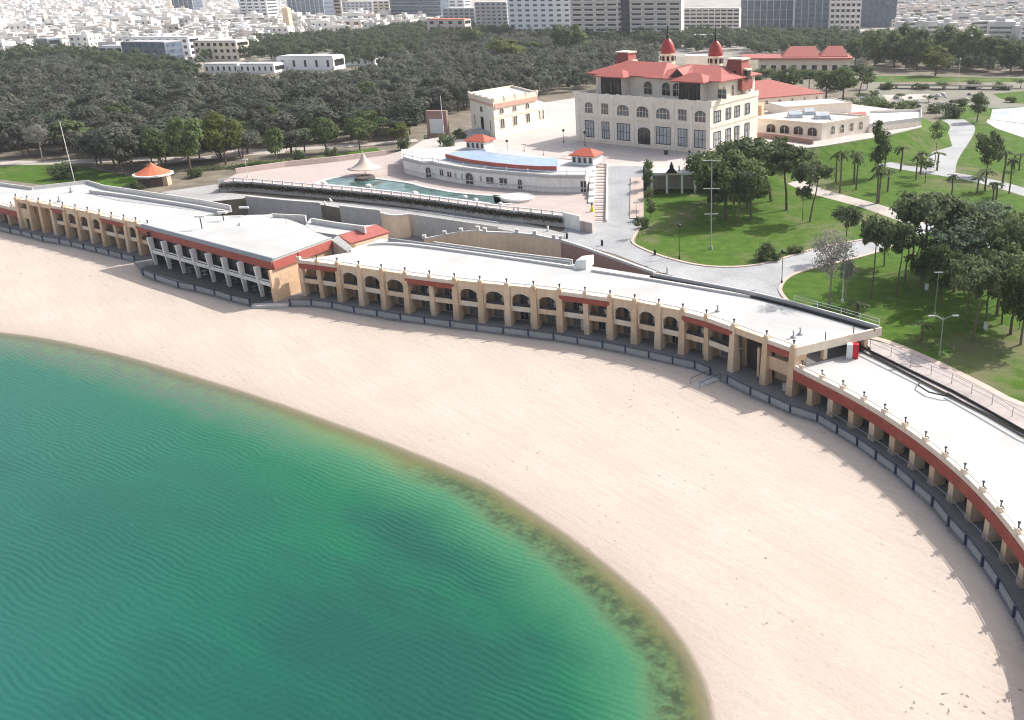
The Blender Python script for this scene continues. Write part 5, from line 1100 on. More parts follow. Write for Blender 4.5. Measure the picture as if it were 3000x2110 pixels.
def limbs(cent, z0, zt, r, m, name, lean=(0, 0), stems=1, nb=7):
    mb = MB(); rng = random.Random(len(cent))
    for s in range(stems):
        ox, oy = (rng.uniform(-.5, .5), rng.uniform(-.5, .5)) if stems > 1 else (0, 0)
        pts = [(ox, oy, -.1), (ox * 1.5 + lean[0] * .3 + rng.uniform(-.15, .15), oy * 1.5 + rng.uniform(-.15, .15), zt * .35), (ox * 2 + lean[0] * .7 + rng.uniform(-.2, .2), oy * 2 + lean[1] * .7, zt * .7), (ox * 2.5 + lean[0], oy * 2.5 + lean[1], zt)]
        mb.tube(pts, r, 6, r * .45)
        for c in cent[rng.randrange(3)::max(1, len(cent) // nb)][:nb]:
            k = rng.uniform(.55, .95); a = Vector(pts[2]).lerp(Vector(pts[3]), k) if zt > z0 else Vector(pts[3])
            mb.tube([a, a.lerp(Vector(c), .55) + Vector((0, 0, -.15)), Vector(c)], r * .32, 4, r * .08)
    v = mb; me = bpy.data.meshes.new(name); me.from_pydata(v.v, [], v.f); me.materials.append(m); return me
PROTO = {}
def proto(key, h, w, crown_me, trunk_me): PROTO.setdefault(key, []).append((h, w, crown_me, trunk_me))
for k in range(5):     # dense wood tree
    p, c = clumps(4.3, 3.1, 5.9, 34, 62, 1.45, .5); c2 = c[c[:, 2] > 4]
    proto('wood', 9.3, 9.2, mesh_np('wood_crown', leaf_cloud(p, .46), LEAF_W), limbs(c2, 3, 5, .2, TRUNK, 'wood_trunk', (NR.uniform(-.8, .8), 0), 1 + k % 2))
for k in range(4):
    p, c = clumps(4.1, 3.5, 5.6, 46, 58, 1.05, .35)
    proto('green', 9.3, 9.0, mesh_np('green_crown', leaf_cloud(p, .33), LEAF_G), limbs(c, 2.5, 5, .24, TRUNK, 'green_trunk', (NR.uniform(-.6, .6), 0)))
for k in range(2):
    p, c = clumps(4.0, 3.4, 5.6, 40, 80, 1.25, .4)
    proto('yellow', 9.3, 9.0, mesh_np('yellow_crown', leaf_cloud(p, .33), LEAF_Y), limbs(c, 2.5, 5, .22, TRUNK, 'yellow_trunk'))
for k in range(4):     # umbrella pine on a tall bare stem
    p, c = clumps(4.2, 2.1, 7.9, 40, 58, 1.0, .25, .8, .3)
    proto('pine', 10.2, 9.0, mesh_np('pine_crown', leaf_cloud(p, .3, .3), LEAF_P), limbs(c, 5, 7.2, .2, TRUNK, 'pine_trunk', (NR.uniform(-1.4, 1.4), NR.uniform(-.5, .5)), 1, 12))
for k in range(3):     # feathery grey-green casuarina
    p, c = clumps(3.5, 3.7, 7.4, 42, 54, 1.0, .2); proto('feather', 11.3, 8.0, mesh_np('feather_crown', leaf_cloud(p, .26, .1), LEAF_T), limbs(c, 4, 8, .18, TRUNK, 'feather_trunk', (NR.uniform(-1, 1), 0), 1, 12))
for k in range(2):     # nearly bare tree
    p, c = clumps(3.9, 3.4, 7.8, 46, 85, 1.15, .2); proto('bare', 11.8, 8.2, mesh_np('bare_crown', leaf_cloud(p, .15, 0, .9), LEAF_B), limbs(c, 4, 7.2, .2, TRUNKP, 'bare_trunk', (.4, 0), 1, 26))
for k in range(3):     # narrow tree
    p, c = clumps(2.0, 4.4, 5.6, 34, 75, 1.0, .3); proto('narrow', 10.2, 4.6, mesh_np('narrow_crown', leaf_cloud(p, .27), LEAF_G), limbs(c, 3, 6, .17, TRUNK, 'narrow_trunk'))
for k in range(2):     # young tree with small crown
    p, c = clumps(1.7, 1.5, 4.6, 16, 40, .7, .2); proto('young', 6.3, 4.2, mesh_np('young_crown', leaf_cloud(p, .22), LEAF_G), limbs(c, 2.5, 4.2, .09, TRUNK, 'young_trunk', (.2, 0)))
for k in range(4):     # bush
    p, c = clumps(1.7, 1.15, 1.1, 20, 48, .75, .3); p[0][:, 2] = np.abs(p[0][:, 2]); proto('bush', 2.4, 3.8, mesh_np('bush_leaves', leaf_cloud(p, .2), (LEAF_G, LEAF_P)[k % 2]), None)
for k in range(3):     # slim palm
    vs = []; nf = 20
    for j in range(nf):
        az = j * 2.4 + NR.rand() * .4; el = NR.uniform(-.2, 1.25); ln = NR.uniform(1.3, 1.9)
        for s in range(6):
            t0, t1 = s / 6, (s + 1) / 6
            def P_(t, off): 
                r = ln * t * math.cos(el) + .25 * t; zz = 6.6 + ln * t * math.sin(el) - 1.3 * t * t; return (r * math.cos(az) - off * math.sin(az), r * math.sin(az) + off * math.cos(az), zz - abs(off) * .5)
            wv = .26 * math.sin(math.pi * min(1, .25 + .75 * (1 - t0)))
            vs += [P_(t0, -wv), P_(t1, -wv * .8), P_(t1, 0), P_(t0, 0), P_(t0, 0), P_(t1, 0), P_(t1, wv * .8), P_(t0, wv)]
    mb = MB(); mb.tube([(0, 0, -.1), (.05, 0, 2.2), (.12 * (k - 1), .05, 4.6), (0, 0, 6.7)], .2, 7, .15); mb.lathe([(.15, 6.0), (.3, 6.3), (.2, 6.8)], (0, 0, 0), 7)
    me = bpy.data.meshes.new('palm_trunk'); me.from_pydata(mb.v, [], mb.f); me.materials.append(TRUNK)
    proto('palm', 7.6, 3.6, mesh_np('palm_crown', np.array(vs), LEAF_PALM), me)
def plant(key, p, h, w, label, cat, group=None, name=None, var=None, leafmat=None):
    ph, pw, cm, tm = PROTO[key][(var if var is not None else random.randrange(99)) % len(PROTO[key])]
    names = {'wood': 'tree', 'green': 'tree', 'yellow': 'tree', 'pine': 'pine_tree', 'feather': 'tree', 'bare': 'bare_tree', 'narrow': 'tree', 'young': 'young_tree', 'palm': 'palm_tree', 'bush': 'bush'}
    rz = random.uniform(0, 6.28); sc = (w / pw, w / pw, h / ph)
    if tm is None:
        o = bpy.data.objects.new(name or names[key], cm); COL.objects.link(o); o.location = p; o.rotation_euler = (0, 0, rz); o.scale = sc; return tag(o, label, cat, group)
    e = bpy.data.objects.new(name or names[key], None); COL.objects.link(e); e.location = p; e.rotation_euler = (0, 0, rz); e.scale = sc; e.empty_display_size = .3; tag(e, label, cat, group)
    for nm, me in (('trunk', tm), ('crown', cm)):
        o = bpy.data.objects.new(nm, me); COL.objects.link(o); o.parent = e
        if leafmat and nm == 'crown': o.material_slots[0].link = 'OBJECT'; o.material_slots[0].material = leafmat
    return e
def tree_px(key, bx, by, top, wpx, label, cat='tree', z=U, group=None, var=None, leafmat=None, name=None):
    p = W(bx, by, z); return plant(key, p, max(.8, rise(p, top)), wpx / ppm(p) if wpx else None, label, cat, group, name, var, leafmat)

# park trees right of the ramp: base x, y, top y, crown width (photo pixels)
PARK = [
 ('green', 2125, 645, 420, 190, 'big dark dense tree at the front of the grove beside the plaza edge'),
 ('green', 2080, 590, 432, 130, 'dark tree partly covering the plaza slab edge'),
 ('pine', 2190, 610, 398, 185, 'tall dark pine in the middle of the grove before the villa corner'),
 ('green', 2235, 560, 405, 160, 'rounded tree behind the middle of the villa-corner grove'),
 ('feather', 2165, 655, 470, 90, 'loose feathery tree on the front lawn side of the villa-corner grove'),
 ('pine', 2304, 616, 412, 165, 'leaning-stem pine on the path side of the villa-corner grove'),
 ('pine', 2372, 650, 465, 130, 'twin-stemmed dark pine standing apart beside the footpath'),
 ('pine', 2352, 648, 540, 60, 'small low-branched pine under the twin-stemmed one'),
 ('narrow', 2125, 452, 395, 50, 'small tree against the corner of the villa'),
 ('green', 2290, 500, 395, 90, 'low spreading tree in front of the garden wall of the annex'),
 ('young', 2150, 560, 440, 60, 'slim tree with sparse crown inside the villa-corner grove'),
 ('pine', 2709, 818, 548, 220, 'huge dark umbrella pine over the road, broadest crown in the park'),
 ('feather', 2740, 800, 585, 165, 'grey-green feathery tree right before the huge umbrella pine'),
 ('pine', 2775, 815, 575, 140, 'dark straight pine among the thicket over the road'),
 ('feather', 2813, 842, 635, 125, 'pale feathery tree with white stem before the park thicket'),
 ('green', 2860, 770, 580, 130, 'bright green tree at the lane side of the park thicket'),
 ('green', 2945, 800, 600, 150, 'dark tree closing the park thicket at its farther end'),
 ('pine', 2851, 996, 770, 150, 'dark low-crowned pine by the lamp with two arms'),
 ('feather', 2890, 936, 720, 120, 'leaning tree with pale stem behind the low-crowned pine'),
 ('pine', 2935, 950, 735, 130, 'crooked dark pine at the border of the sunny lawn'),
 ('green', 2990, 1010, 740, 150, 'full green tree at the picture edge above the walk'),
 ('bare', 2425, 905, 655, 165, 'bare grey tree just behind the chalet roof'),
 ('bare', 2475, 880, 745, 80, 'small bare grey tree next to the white lamp post'),
 ('pine', 2478, 760, 597, 95, 'olive-brown pine standing alone by the road junction'),
 ('pine', 2552, 875, 620, 115, 'pine with a strongly leaning pale stem by the road'),
 ('pine', 2625, 870, 640, 120, 'rugged dark pine next to the leaning-stemmed one'),
 ('green', 2590, 780, 640, 90, 'low green tree behind the leaning-stemmed pine'),
 ('young', 2985, 965, 850, 60, 'little crooked tree casting a shadow near the walk'),
 ('green', 2890, 515, 372, 95, 'dense upright dark tree beside the grey lane fork'),
 ('narrow', 2568, 520, 333, 62, 'tall oval tree standing before the long terrace wall'),
 ('narrow', 2862, 358, 258, 58, 'brown-grey columnar tree near the lake'),
 ('young', 2740, 470, 350, 55, 'airy small tree before the terrace wall beside the lane'),
 ('young', 2710, 535, 452, 75, 'small white-flecked tree where lane and palms meet'),
 ('young', 2395, 455, 405, 55, 'small tree in front of the white annex wall corner'),
 ('young', 2905, 480, 455, 40, 'slight sapling by the lane fork'),
]
PARK += [
 ('green', 2085, 640, 470, 120, 'low full tree at the ramp-side front of the villa-corner grove'),
 ('pine', 2150, 600, 405, 150, 'broad dark pine just behind the biggest grove tree'),
 ('green', 2200, 645, 455, 130, 'full dark tree at the middle front of the villa-corner grove'),
 ('pine', 2260, 590, 415, 185, 'spreading pine between grove and footpath'),
 ('green', 2040, 560, 440, 80, 'small dark tree right at the plaza slab'),
 ('green', 2280, 520, 410, 110, 'rounded tree at the annex side of the villa-corner grove'),
 ('pine', 2670, 790, 560, 150, 'wide dark pine touching the huge umbrella pine'),
 ('pine', 2840, 830, 610, 160, 'dark crown low over the shade behind the pale feathery tree'),
 ('green', 2910, 860, 640, 170, 'dense dark tree in the middle of the far thicket'),
 ('pine', 2975, 880, 620, 170, 'dark pine at the picture edge above the thicket shade'),
 ('feather', 2800, 780, 575, 130, 'hazy grey-green tree at the lane side of the thicket'),
 ('pine', 2830, 960, 745, 140, 'round dark pine left of the low-crowned pine'),
 ('green', 2960, 980, 760, 170, 'large leafy tree behind the full green tree at the picture edge'),
 ('green', 2760, 900, 700, 100, 'slim tree with leaves low on its stem in the lawn shade'),
 ('pine', 2650, 830, 650, 120, 'dark pine between the leaning-stemmed pine and the thicket'),
 ('feather', 2795, 855, 620, 190, 'broad grey-green tree in the middle front of the thicket, paler than the rest'),
 ('feather', 2865, 800, 565, 190, 'tall feathery tree rising behind the thicket beside the palm lawn'),
 ('green', 2920, 925, 690, 180, 'broad mid-green tree above the shaded lawn at the picture edge'),
 ('green', 2700, 845, 690, 110, 'leafy young tree under the huge umbrella pine'),
]
for k, (key, bx, by, top, w, lb) in enumerate(PARK):
    w *= 1.12 if key in ('green', 'pine', 'feather') else 1
    lm = LEAF_P if key == 'narrow' and bx == 2862 else None
    tree_px(key, bx, by, top, w, lb, group='trees of the villa park', var=k, leafmat=lm)
PALMS = [(2460, 565, 430), (2502, 540, 432), (2508, 556, 445), (2568, 598, 470), (2574, 595, 495), (2600, 562, 488), (2638, 502, 422), (2683, 528, 448), (2697, 512, 438), (2788, 570, 505), (2863, 566, 508), (2885, 560, 490), (2908, 590, 528), (2918, 585, 530), (2935, 552, 430), (2956, 568, 452), (2985, 500, 445), (2448, 535, 440), (2590, 520, 400), (2745, 500, 440)]
ORD = ['first', 'second', 'third', 'fourth', 'fifth', 'sixth', 'seventh', 'eighth', 'ninth', 'tenth', 'eleventh', 'twelfth', 'thirteenth', 'fourteenth', 'fifteenth', 'sixteenth', 'seventeenth', 'eighteenth', 'nineteenth', 'twentieth', 'twenty-first', 'twenty-second']
PALMS.sort()
for k, (bx, by, top) in enumerate(PALMS):
    p = W(bx, by, U); h = rise(p, top); plant('palm', p, h, 3.4 + .6 * (k % 3), 'slim young palm on the sunny palm lawn, %s counting from the villa annex' % ORD[k], 'palm', 'palms on the lawn by the lane', None, k)
for k, (bx, by, top, lb) in enumerate([(2511, 925, 880, 'stubby palm on the lawn behind the chalet roof end'), (2700, 1000, 940, 'short ragged palm on the lawn near the two-armed lamp'), (2330, 470, 420, 'short palm before the low brown annex wall')]):
    p = W(bx, by, U); plant('palm', p, rise(p, top), 3.2, lb, 'palm', None, None, k)
# planted side of the ramp
for k, q in enumerate(px('r3b', (1432, 50), (1445, 130), (1438, 205), (1445, 290), (1440, 375), (1450, 455), (1405, 545), (1350, 625))):
    zz = max(U, T - (T - U) * max(0, (q[1] - 487) / 160)); p = W(q[0], q[1], zz)
    plant(('bush', 'young', 'narrow')[k % 3], p, (2.6, 4.2, 4.5)[k % 3], 2.6, 'leafy plant in the green row down the ramp side, %s from the road' % ORD[7 - k], 'plant', 'plants down the ramp side', 'leafy_plant', k)
BUSHES = [(2245, 762, 75, 55, 'glossy round bush at the lawn edge by the road bend'), (2275, 765, 40, 28, 'small dark bush next to the glossy round bush at the road bend'), (2330, 742, 60, 25, 'low dark hedge-like bush on the kerb of the park road'), (1195, 672, 60, 42, 'bright green shrub in the garden behind the pavilion wing'), (1235, 680, 70, 40, 'dark wide shrub in the middle of the court garden'), (1262, 685, 50, 26, 'low dark shrub ending the court garden'),
  (1275, 428, 55, 42, 'dark bush left of the notice wall'), (1310, 430, 60, 38, 'dark bush in front of the notice wall'), (1345, 405, 55, 26, 'low dark bush at the lodge steps'), (1185, 440, 50, 40, 'dark bush at the corner of the pool building'), (575, 520, 60, 30, 'dark bush behind the kiosk'), (400, 558, 55, 25, 'low dark bush beside the kiosk wall'), (880, 480, 45, 42, 'round dark bush under the wood by the terrace wall'), (975, 472, 50, 45, 'dark bush at the lawn strip end under the wood'),
  (2560, 325, 90, 45, 'wide dark shrub mass behind the terrace wall'), (2500, 330, 60, 40, 'dark shrub at the white annex corner'), (2640, 335, 60, 35, 'dark low shrub at the end of the terrace wall'), (2790, 345, 80, 45, 'dark green bushes beside the grey lane top')]
for k, (bx, by, w, h, lb) in enumerate(BUSHES):
    zz = .3 if 1190 < bx < 1270 and by > 600 else (T if (bx in (1310, 1345)) else U); p = W(bx, by, zz); plant('bush', p, h / ppm(p) * 1.1, w / ppm(p), lb, 'bush', 'bushes', None, k)
for k, q in enumerate(PLANTERS):
    p = W(1400 + q[0] / 2.87, q[1] / 2.87, T); plant('bush', p, 1.3, 1.5, 'small dark potted shrub before the villa front, %s from the lodge side' % ORD[sorted(PLANTERS).index(q)], 'plant', 'potted shrubs before the villa', 'potted_shrub', k)
# hedge below the balustrade
hl = resample(offset(fr_s, -.75), .3); hp = np.array([(p.x, p.y, P - .55) for p in hl])
hc = np.repeat(hp, 30, 0) + NR.normal(size=(len(hp) * 30, 3)) * np.array([.2, .2, .3]); me = mesh_np('hedge', leaf_cloud(hc, .16), leaf_mat('dry_hedge_leaves', (.022, .022, .012), (.085, .08, .045)))
o = bpy.data.objects.new('hedge', me); COL.objects.link(o); tag(o, 'long dark hedge hanging along the pool terrace wall', 'hedge')
for pts, lb in ((px('r1b', (1700, 60), (2000, 40), (2290, 30)), 'low clipped hedge at the wood edge right of the kiosk'), (px('r2t', (100, 1390), (400, 1375), (560, 1370)), 'low clipped hedge along the lawn strip by the pool')):
    hp = np.array([(p.x, p.y, U + .5) for p in resample([W(x, y, U) for x, y in pts], .4)]); hc = np.repeat(hp, 40, 0) + NR.normal(size=(len(hp) * 40, 3)) * np.array([.5, .5, .35])
    o = bpy.data.objects.new('hedge', mesh_np('hedge', leaf_cloud(hc, .18), LEAF_G)); COL.objects.link(o); tag(o, lb, 'hedge')

# the wood
FRONT = [('green', 560, 508, 325, 135, 'large glossy green tree at the wood front behind the kiosk'), ('yellow', 662, 482, 322, 130, 'yellow-green tree at the wood front, brightest of the wood'), ('wood', 365, 512, 372, 125, 'pale olive tree at the wood front left of the kiosk'), ('bush', 185, 523, 470, 85, 'dark sprawling shrub on the small lawn by the white mast'), ('green', 812, 482, 362, 75, 'green tree at the wood front above the pool terrace wall'), ('yellow', 1172, 418, 358, 75, 'olive-yellow tree left of the notice wall'), ('green', 470, 500, 370, 110, 'mid green tree directly behind the kiosk roof'), ('green', 1055, 440, 335, 100, 'dark green tree at the wood front between pool building and lodge'), ('bare', 125, 475, 350, 90, 'bare pale-stemmed tree at the wood front behind the white mast'), ('bare', 985, 410, 330, 80, 'bare pale-stemmed tree in the wood above the pool terrace')]
for k, (key, bx, by, top, w, lb) in enumerate(FRONT): tree_px(key, bx, by, top, w, lb, group='trees along the wood front', var=k, cat='tree' if key != 'bush' else 'shrub')
def inside(pt, poly):
    x, y = pt; r = False; j = len(poly) - 1
    for i in range(len(poly)):
        if (poly[i][1] > y) != (poly[j][1] > y) and x < (poly[j][0] - poly[i][0]) * (y - poly[i][1]) / (poly[j][1] - poly[i][1]) + poly[i][0]: r = not r
        j = i
    return r
def scatter(poly_px, gap, z=U, jit=.45, skip=None):
    poly = [W(x, y, z) for x, y in poly_px]; poly = [(p.x, p.y) for p in poly]; xs = [p[0] for p in poly]; ys = [p[1] for p in poly]; out = []
    y = min(ys); row = 0
    while y < max(ys):
        x = min(xs) + (gap / 2 if row % 2 else 0)
        while x < max(xs):
            q = (x + random.uniform(-jit, jit) * gap, y + random.uniform(-jit, jit) * gap)
            if inside(q, poly) and not (skip and skip(q)): out.append(Vector((q[0], q[1], z)))
            x += gap
        y += gap * .87; row += 1
    return out
woodpoly = [(-320, 480), (0, 470), (190, 468), (250, 500), (400, 508), (560, 500), (640, 470), (830, 462), (1000, 450), (1110, 420), (1210, 400), (1238, 385), (1330, 340), (1450, 300), (1600, 290), (1700, 268), (1850, 235), (1930, 210), (1930, 160), (1700, 150), (1560, 118), (1300, 135), (1180, 195), (1080, 236), (960, 250), (780, 262), (600, 262), (500, 248), (330, 228), (180, 200), (0, 222), (-320, 215)]
wood = scatter(woodpoly, 8.2)
clear = [(FR_[1], FR_[2]) for FR_ in FRONT]
cw = [W(x, y, U) for x, y in clear] + [W(455, 540, U), W(1283, 394, U)]
lod = W(1470, 380, U)
def vis_ok(p):
    X, Y = proj((p.x, p.y, U + 8)); return -140 < X < 3140
wood = [p for p in wood if vis_ok(p) and all((p.xy - c.xy).length > 4.5 for c in cw) and not (-38 < p.x < 20 and p.y < 292 and p.y > 215) and not (p.x > -60 and p.x < -20 and p.y < 285)]
wood.sort(key=lambda p: p.length)
pathline = [W(x, y, U) for x, y in px('r2t', (0, 1262), (400, 1260), (800, 1235), (1200, 1205), (1450, 1182)) + px('r1b', (0, -10), (300, -5), (700, -20), (1100, -38), (1500, -40))]
def near_path(p):
    for a, b in list(zip(pathline[:5], pathline[1:5])) + list(zip(pathline[5:], pathline[6:])):
        ab = (b - a).xy; t_ = max(0, min(1, (p.xy - a.xy).dot(ab) / ab.dot(ab)));
        if (p.xy - a.xy - ab * t_).length < 3.2: return True
    return False
wood = [p for p in wood if not near_path(p)]
NIND = 225
for k, p in enumerate(wood[:NIND]):
    key = 'wood' if random.random() < .86 else random.choice(['green', 'feather', 'green'])
    h = random.uniform(6.5, 11.5); plant(key, p, h, random.uniform(8.0, 13.5), 'dusty grey-green tree of the dense wood behind the pool and kiosk', 'tree', 'trees of the dense wood', 'tree', None, random.choice([None, None, LEAF_W2, LEAF_W3]))
def forest_mass(name, pts, label, per=13, dens=44, leaf=.62, m=LEAF_W, hr=(6.5, 9.5)):
    allv = []
    for p in pts:
        h = random.uniform(*hr); r = random.uniform(3.8, 6.0); q, _ = clumps(r, h * .34, h * .62, per, dens, r * .36, .35); allv.append(leaf_cloud(q, leaf) + np.array([p.x, p.y, p.z]))
    o = bpy.data.objects.new(name, mesh_np(name, np.concatenate(allv), m)); COL.objects.link(o); o['label'] = label; o['category'] = 'wood'; o['kind'] = 'stuff'; return o
rest = wood[NIND:]
for j, (mm, lb) in enumerate(((LEAF_W, 'far part of the dense grey-green wood, a mass of crowns'), (LEAF_W2, 'drier greyish crowns mixed through the far part of the wood'), (LEAF_W3, 'darker green crowns mixed through the far part of the wood'))): forest_mass('woodland', rest[(0, 1, 3)[j]::4] if j else rest[0::4] + rest[2::4], lb, m=mm)
belt = scatter([(690, 182), (800, 186), (990, 168), (1010, 200), (1100, 196), (1180, 180), (1290, 128), (1560, 112), (1660, 128), (1800, 140), (2000, 160), (2180, 150), (2200, 118), (2000, 112), (1700, 100), (1600, 85), (1400, 72), (1200, 92), (1000, 120), (760, 135), (690, 150)], 9.5)
belt += scatter([(-140, 214), (180, 194), (330, 222), (500, 242), (590, 248), (590, 222), (360, 190), (180, 168), (0, 184), (-140, 190)], 9.0)
for k, (x, y, tp, w, key, lb) in enumerate(((1648, 172, 64, 92, 'green', 'very tall dark tree standing against the twin beige towers'), (1692, 168, 62, 74, 'narrow', 'second tall dark tree beside the very tall one before the twin towers'), (1480, 190, 108, 140, 'yellow', 'bright light-green tree below the broad white tower'), (1560, 175, 118, 110, 'green', 'round green tree between the light-green tree and the very tall dark tree'), (1385, 150, 75, 90, 'green', 'dark tree before the stepped grey block'))): tree_px(key, x, y, tp, w, lb, var=k, name='tree')
forest_mass('woodland', belt, 'belt of greener trees between the wood and the town blocks', 14, 46, .6, LEAF_D, (7, 11))
REST = [(x, y, t_, w) for x, y, t_, w in [(2240, 262, 196, 60), (2290, 270, 200, 60), (2325, 272, 192, 62), (2370, 282, 200, 70), (2420, 290, 198, 80), (2470, 292, 190, 85), (2515, 285, 185, 75), (2540, 262, 205, 50), (2215, 265, 215, 40), (2460, 265, 200, 70)]]
for k, (x, y, tp, w) in enumerate(REST): tree_px('pine' if k % 3 == 0 else 'green', x, y, tp, w * 1.35, 'dark tree between the red hall and the distant red-roofed house', group='dark trees behind the red hall', var=k, name='tree')
LAKE = [(2520, 300, 268, 60), (2600, 322, 292, 70), (2660, 320, 290, 60), (2720, 300, 278, 50), (2600, 262, 238, 50), (2700, 262, 240, 60), (2760, 262, 236, 60), (2850, 258, 232, 70), (2930, 262, 238, 60), (2990, 258, 230, 60), (2820, 310, 285, 50), (2740, 330, 300, 60), (2640, 290, 272, 45), (2560, 280, 262, 40), (2960, 300, 280, 40)]
for k, (x, y, tp, w) in enumerate(LAKE):
    p = W(x, y, U); plant('bush' if k % 3 else 'young', p, rise(p, tp), w / ppm(p), 'rough green shrub on the stony ground between the lake and the bridge', 'shrub', 'shrubs by the lake', 'shrub', k)
BIG = [(2505, 190, 105, 80), (2560, 200, 78, 100), (2620, 200, 82, 95), (2685, 205, 70, 110), (2740, 222, 130, 105), (2765, 195, 65, 120), (2830, 200, 68, 125), (2895, 205, 95, 110), (2960, 215, 110, 105), (3000, 210, 125, 90), (2650, 190, 60, 80), (2540, 180, 95, 70)]
for k, (x, y, tp, w) in enumerate(BIG): tree_px('green' if k != 4 else 'yellow', x, y, tp, w, 'tall dark tree in the high belt before the hazy town on the hill side' if k != 4 else 'lighter bushy tree in front of the tall dark belt', group='tall belt before the hazy town', var=k, name='tree')
belt2 = scatter([(2180, 172), (2490, 172), (2500, 200), (2700, 212), (3120, 225), (3120, 150), (2700, 150), (2500, 118), (2190, 110)], 9.0)
belt2 = [p for p in belt2 if (lambda q: not (2190 < q[0] < 2510 and q[1] > 168))(proj(p))]
forest_mass('woodland', belt2, 'mass of trees behind the villa annexes and red-roofed house', 14, 46, .55, LEAF_D, (7, 11))

# ------------------------------------------------------------------ lake side beyond the park
struct(MB().sheet([(p.x, p.y, U + .03) for p in [W(*q, U) for q in px('r4t', (915, 785), (1085, 790), (1085, 865), (1000, 875), (915, 860))]]).build('pond', glassmat('pond_water', (.22, .27, .28), .1)), 'small grey-blue pond behind the shrubs')
struct(MB().sheet([(p.x, p.y, U + .03) for p in [W(*q, U) for q in px('r4t', (2030, 920), (2500, 890), (2900, 980), (2800, 1100), (2296, 1040), (2010, 1005))]]).build('lake', glassmat('lake_water', (.30, .38, .44), .1)), 'pale blue lake at the park edge')
struct(MB().sheet([(p.x, p.y, U + .05) for p in [W(*q, U) for q in px('r4t', (1990, 1005), (2296, 1045), (2800, 1130), (2800, 1260), (2296, 1160), (2060, 1080), (1980, 1030))]]).build('lake_bank', ROOFW), 'bright white lake bank')
struct(MB().sheet([(p.x, p.y, U + .02) for p in [W(*q, U) for q in px('r4t', (960, 690), (1500, 715), (2200, 690), (2600, 700), (2600, 890), (2030, 910), (1800, 880), (1500, 900), (1350, 930), (1100, 870), (1090, 790), (940, 770))]]).build('gravel_bank', road_mat('grey_gravel', (.23, .22, .18))), 'bare grey-brown stony ground by the lake')
struct(MB().sheet([(p.x, p.y, U + .035) for p in [W(*q, U) for q in px('r4t', (990, 640), (1350, 640), (2296, 660), (2296, 690), (1330, 690), (985, 690))]]).build('lawn', LAWN), 'far green strip under the tall tree belt')
struct(MB().sheet([(p.x, p.y, U + .035) for p in [W(*q, U) for q in px('r4t', (2030, 790), (2600, 740), (2600, 880), (2230, 870), (2100, 830))]]).build('lawn', LAWN), 'green slope beside the bridge')
struct(MB().sheet([(p.x, p.y, U + .037) for p in [W(*q, U) for q in px('r4t', (1110, 800), (1500, 790), (1480, 830), (1150, 850))]]).build('sandbank', PATHM), 'pale sand patch among the stones')
a, b = W(*px('r4t', (1080, 745))[0], U), W(*px('r4t', (2200, 760))[0], U); f = Fr((a.x, a.y), (b.x, b.y), U); t = thing('bridge', tuple(a), 'long low pale bridge with dark shade beneath it near the lake', 'bridge')
mb = MB(); fbox(mb, f, 0, f.L, 0, 4, 1.2, 1.6); mb.build('deck', CONC, t); mb = MB(); fbox(mb, f, 0, f.L, -.1, .1, 1.603, 2.1); mb.build('parapet', CREAM, t)
for k in range(9):
    mb = MB(); fbox(mb, f, f.L * k / 8.2, f.L * k / 8.2 + .9, .3, 3.7, -.2, 1.19); mb.build('pier', CONC, t)
for k in range(26):
    q = W(2200 + random.uniform(1200, 1950) / 2.87, random.uniform(800, 900) / 2.87, U); r_ = random.uniform(.5, 1.3)
    o = MB().lathe([(r_, -.1), (r_ * 1.1, r_ * .4), (r_ * .6, r_ * .9), (.1, r_)], q, 7, random.random() * 3).build('boulder', (CONC, ROCKY)[k % 2]); tag(o, 'pale grey boulder in the stony garden by the lake' if k % 2 == 0 else 'dark boulder in the stony garden by the lake', 'boulder', 'boulders by the lake')

# ------------------------------------------------------------------ lamps, masts, posts
def lamp(bx, by, top, kind, label, z=U, m=None, group='lamp posts of the park'):
    p = W(bx, by, z); h = rise(p, top); t = thing('lamp_post' if kind != 'mast' else 'mast', tuple(p), label, 'lamp post' if kind != 'mast' else 'mast', group if kind != 'mast' else None)
    m = m or DARKM; r = .035 + .0035 * h
    MB().tube([p, (p.x, p.y, p.z + h)], r * 1.4, 7, r * .8).build('pole', m, t); MB().lathe([(r * 3.4, 0), (r * 2.8, .5), (r * 1.7, .6)], p, 8).build('base', m, t)
    if kind == 'arms':
        for s in (-1, 1): MB().tube([(p.x, p.y, z + h - .3), (p.x + s * .8, p.y, z + h + .15), (p.x + s * 1.2, p.y, z + h + .2)], .06, 5).build('arm', m, t); MB().box(p.x + s * 1.5 - .4, p.x + s * 1.5 + .4, p.y - .15, p.y + .15, z + h + .12, z + h + .28).build('lamp_head', m, t)
    elif kind == 'cross':
        for k, fr_ in enumerate((.985, .68, .4)): MB().box(p.x - 1.6 + k * .2, p.x + 1.6 - k * .2, p.y - .05, p.y + .05, z + h * fr_ - .04, z + h * fr_ + .04).build('crossarm', WHITEM, t)
    elif kind == 'globe': MB().lathe([(.12, h), (.34, h + .2), (.34, h + .45), (.1, h + .65)], p, 10).build('lamp_head', DARKM if m is DARKM else WHITEM, t)
    elif kind == 'head': MB().box(p.x - .6, p.x + .6, p.y - .14, p.y + .14, z + h, z + h + .13).build('lamp_head', m, t)
    return t
lamp(220, 538, 357, 'mast', 'tall white leaning mast on the small lawn beside the left chalets', m=WHITEM)
lamp(1304, 426, 280, 'mast', 'tall white flagpole in front of the notice wall', z=T, m=WHITEM)
lamp(2083, 731, 466, 'cross', 'tall grey floodlight mast with white crossarms on the front lawn', m=GREYM)
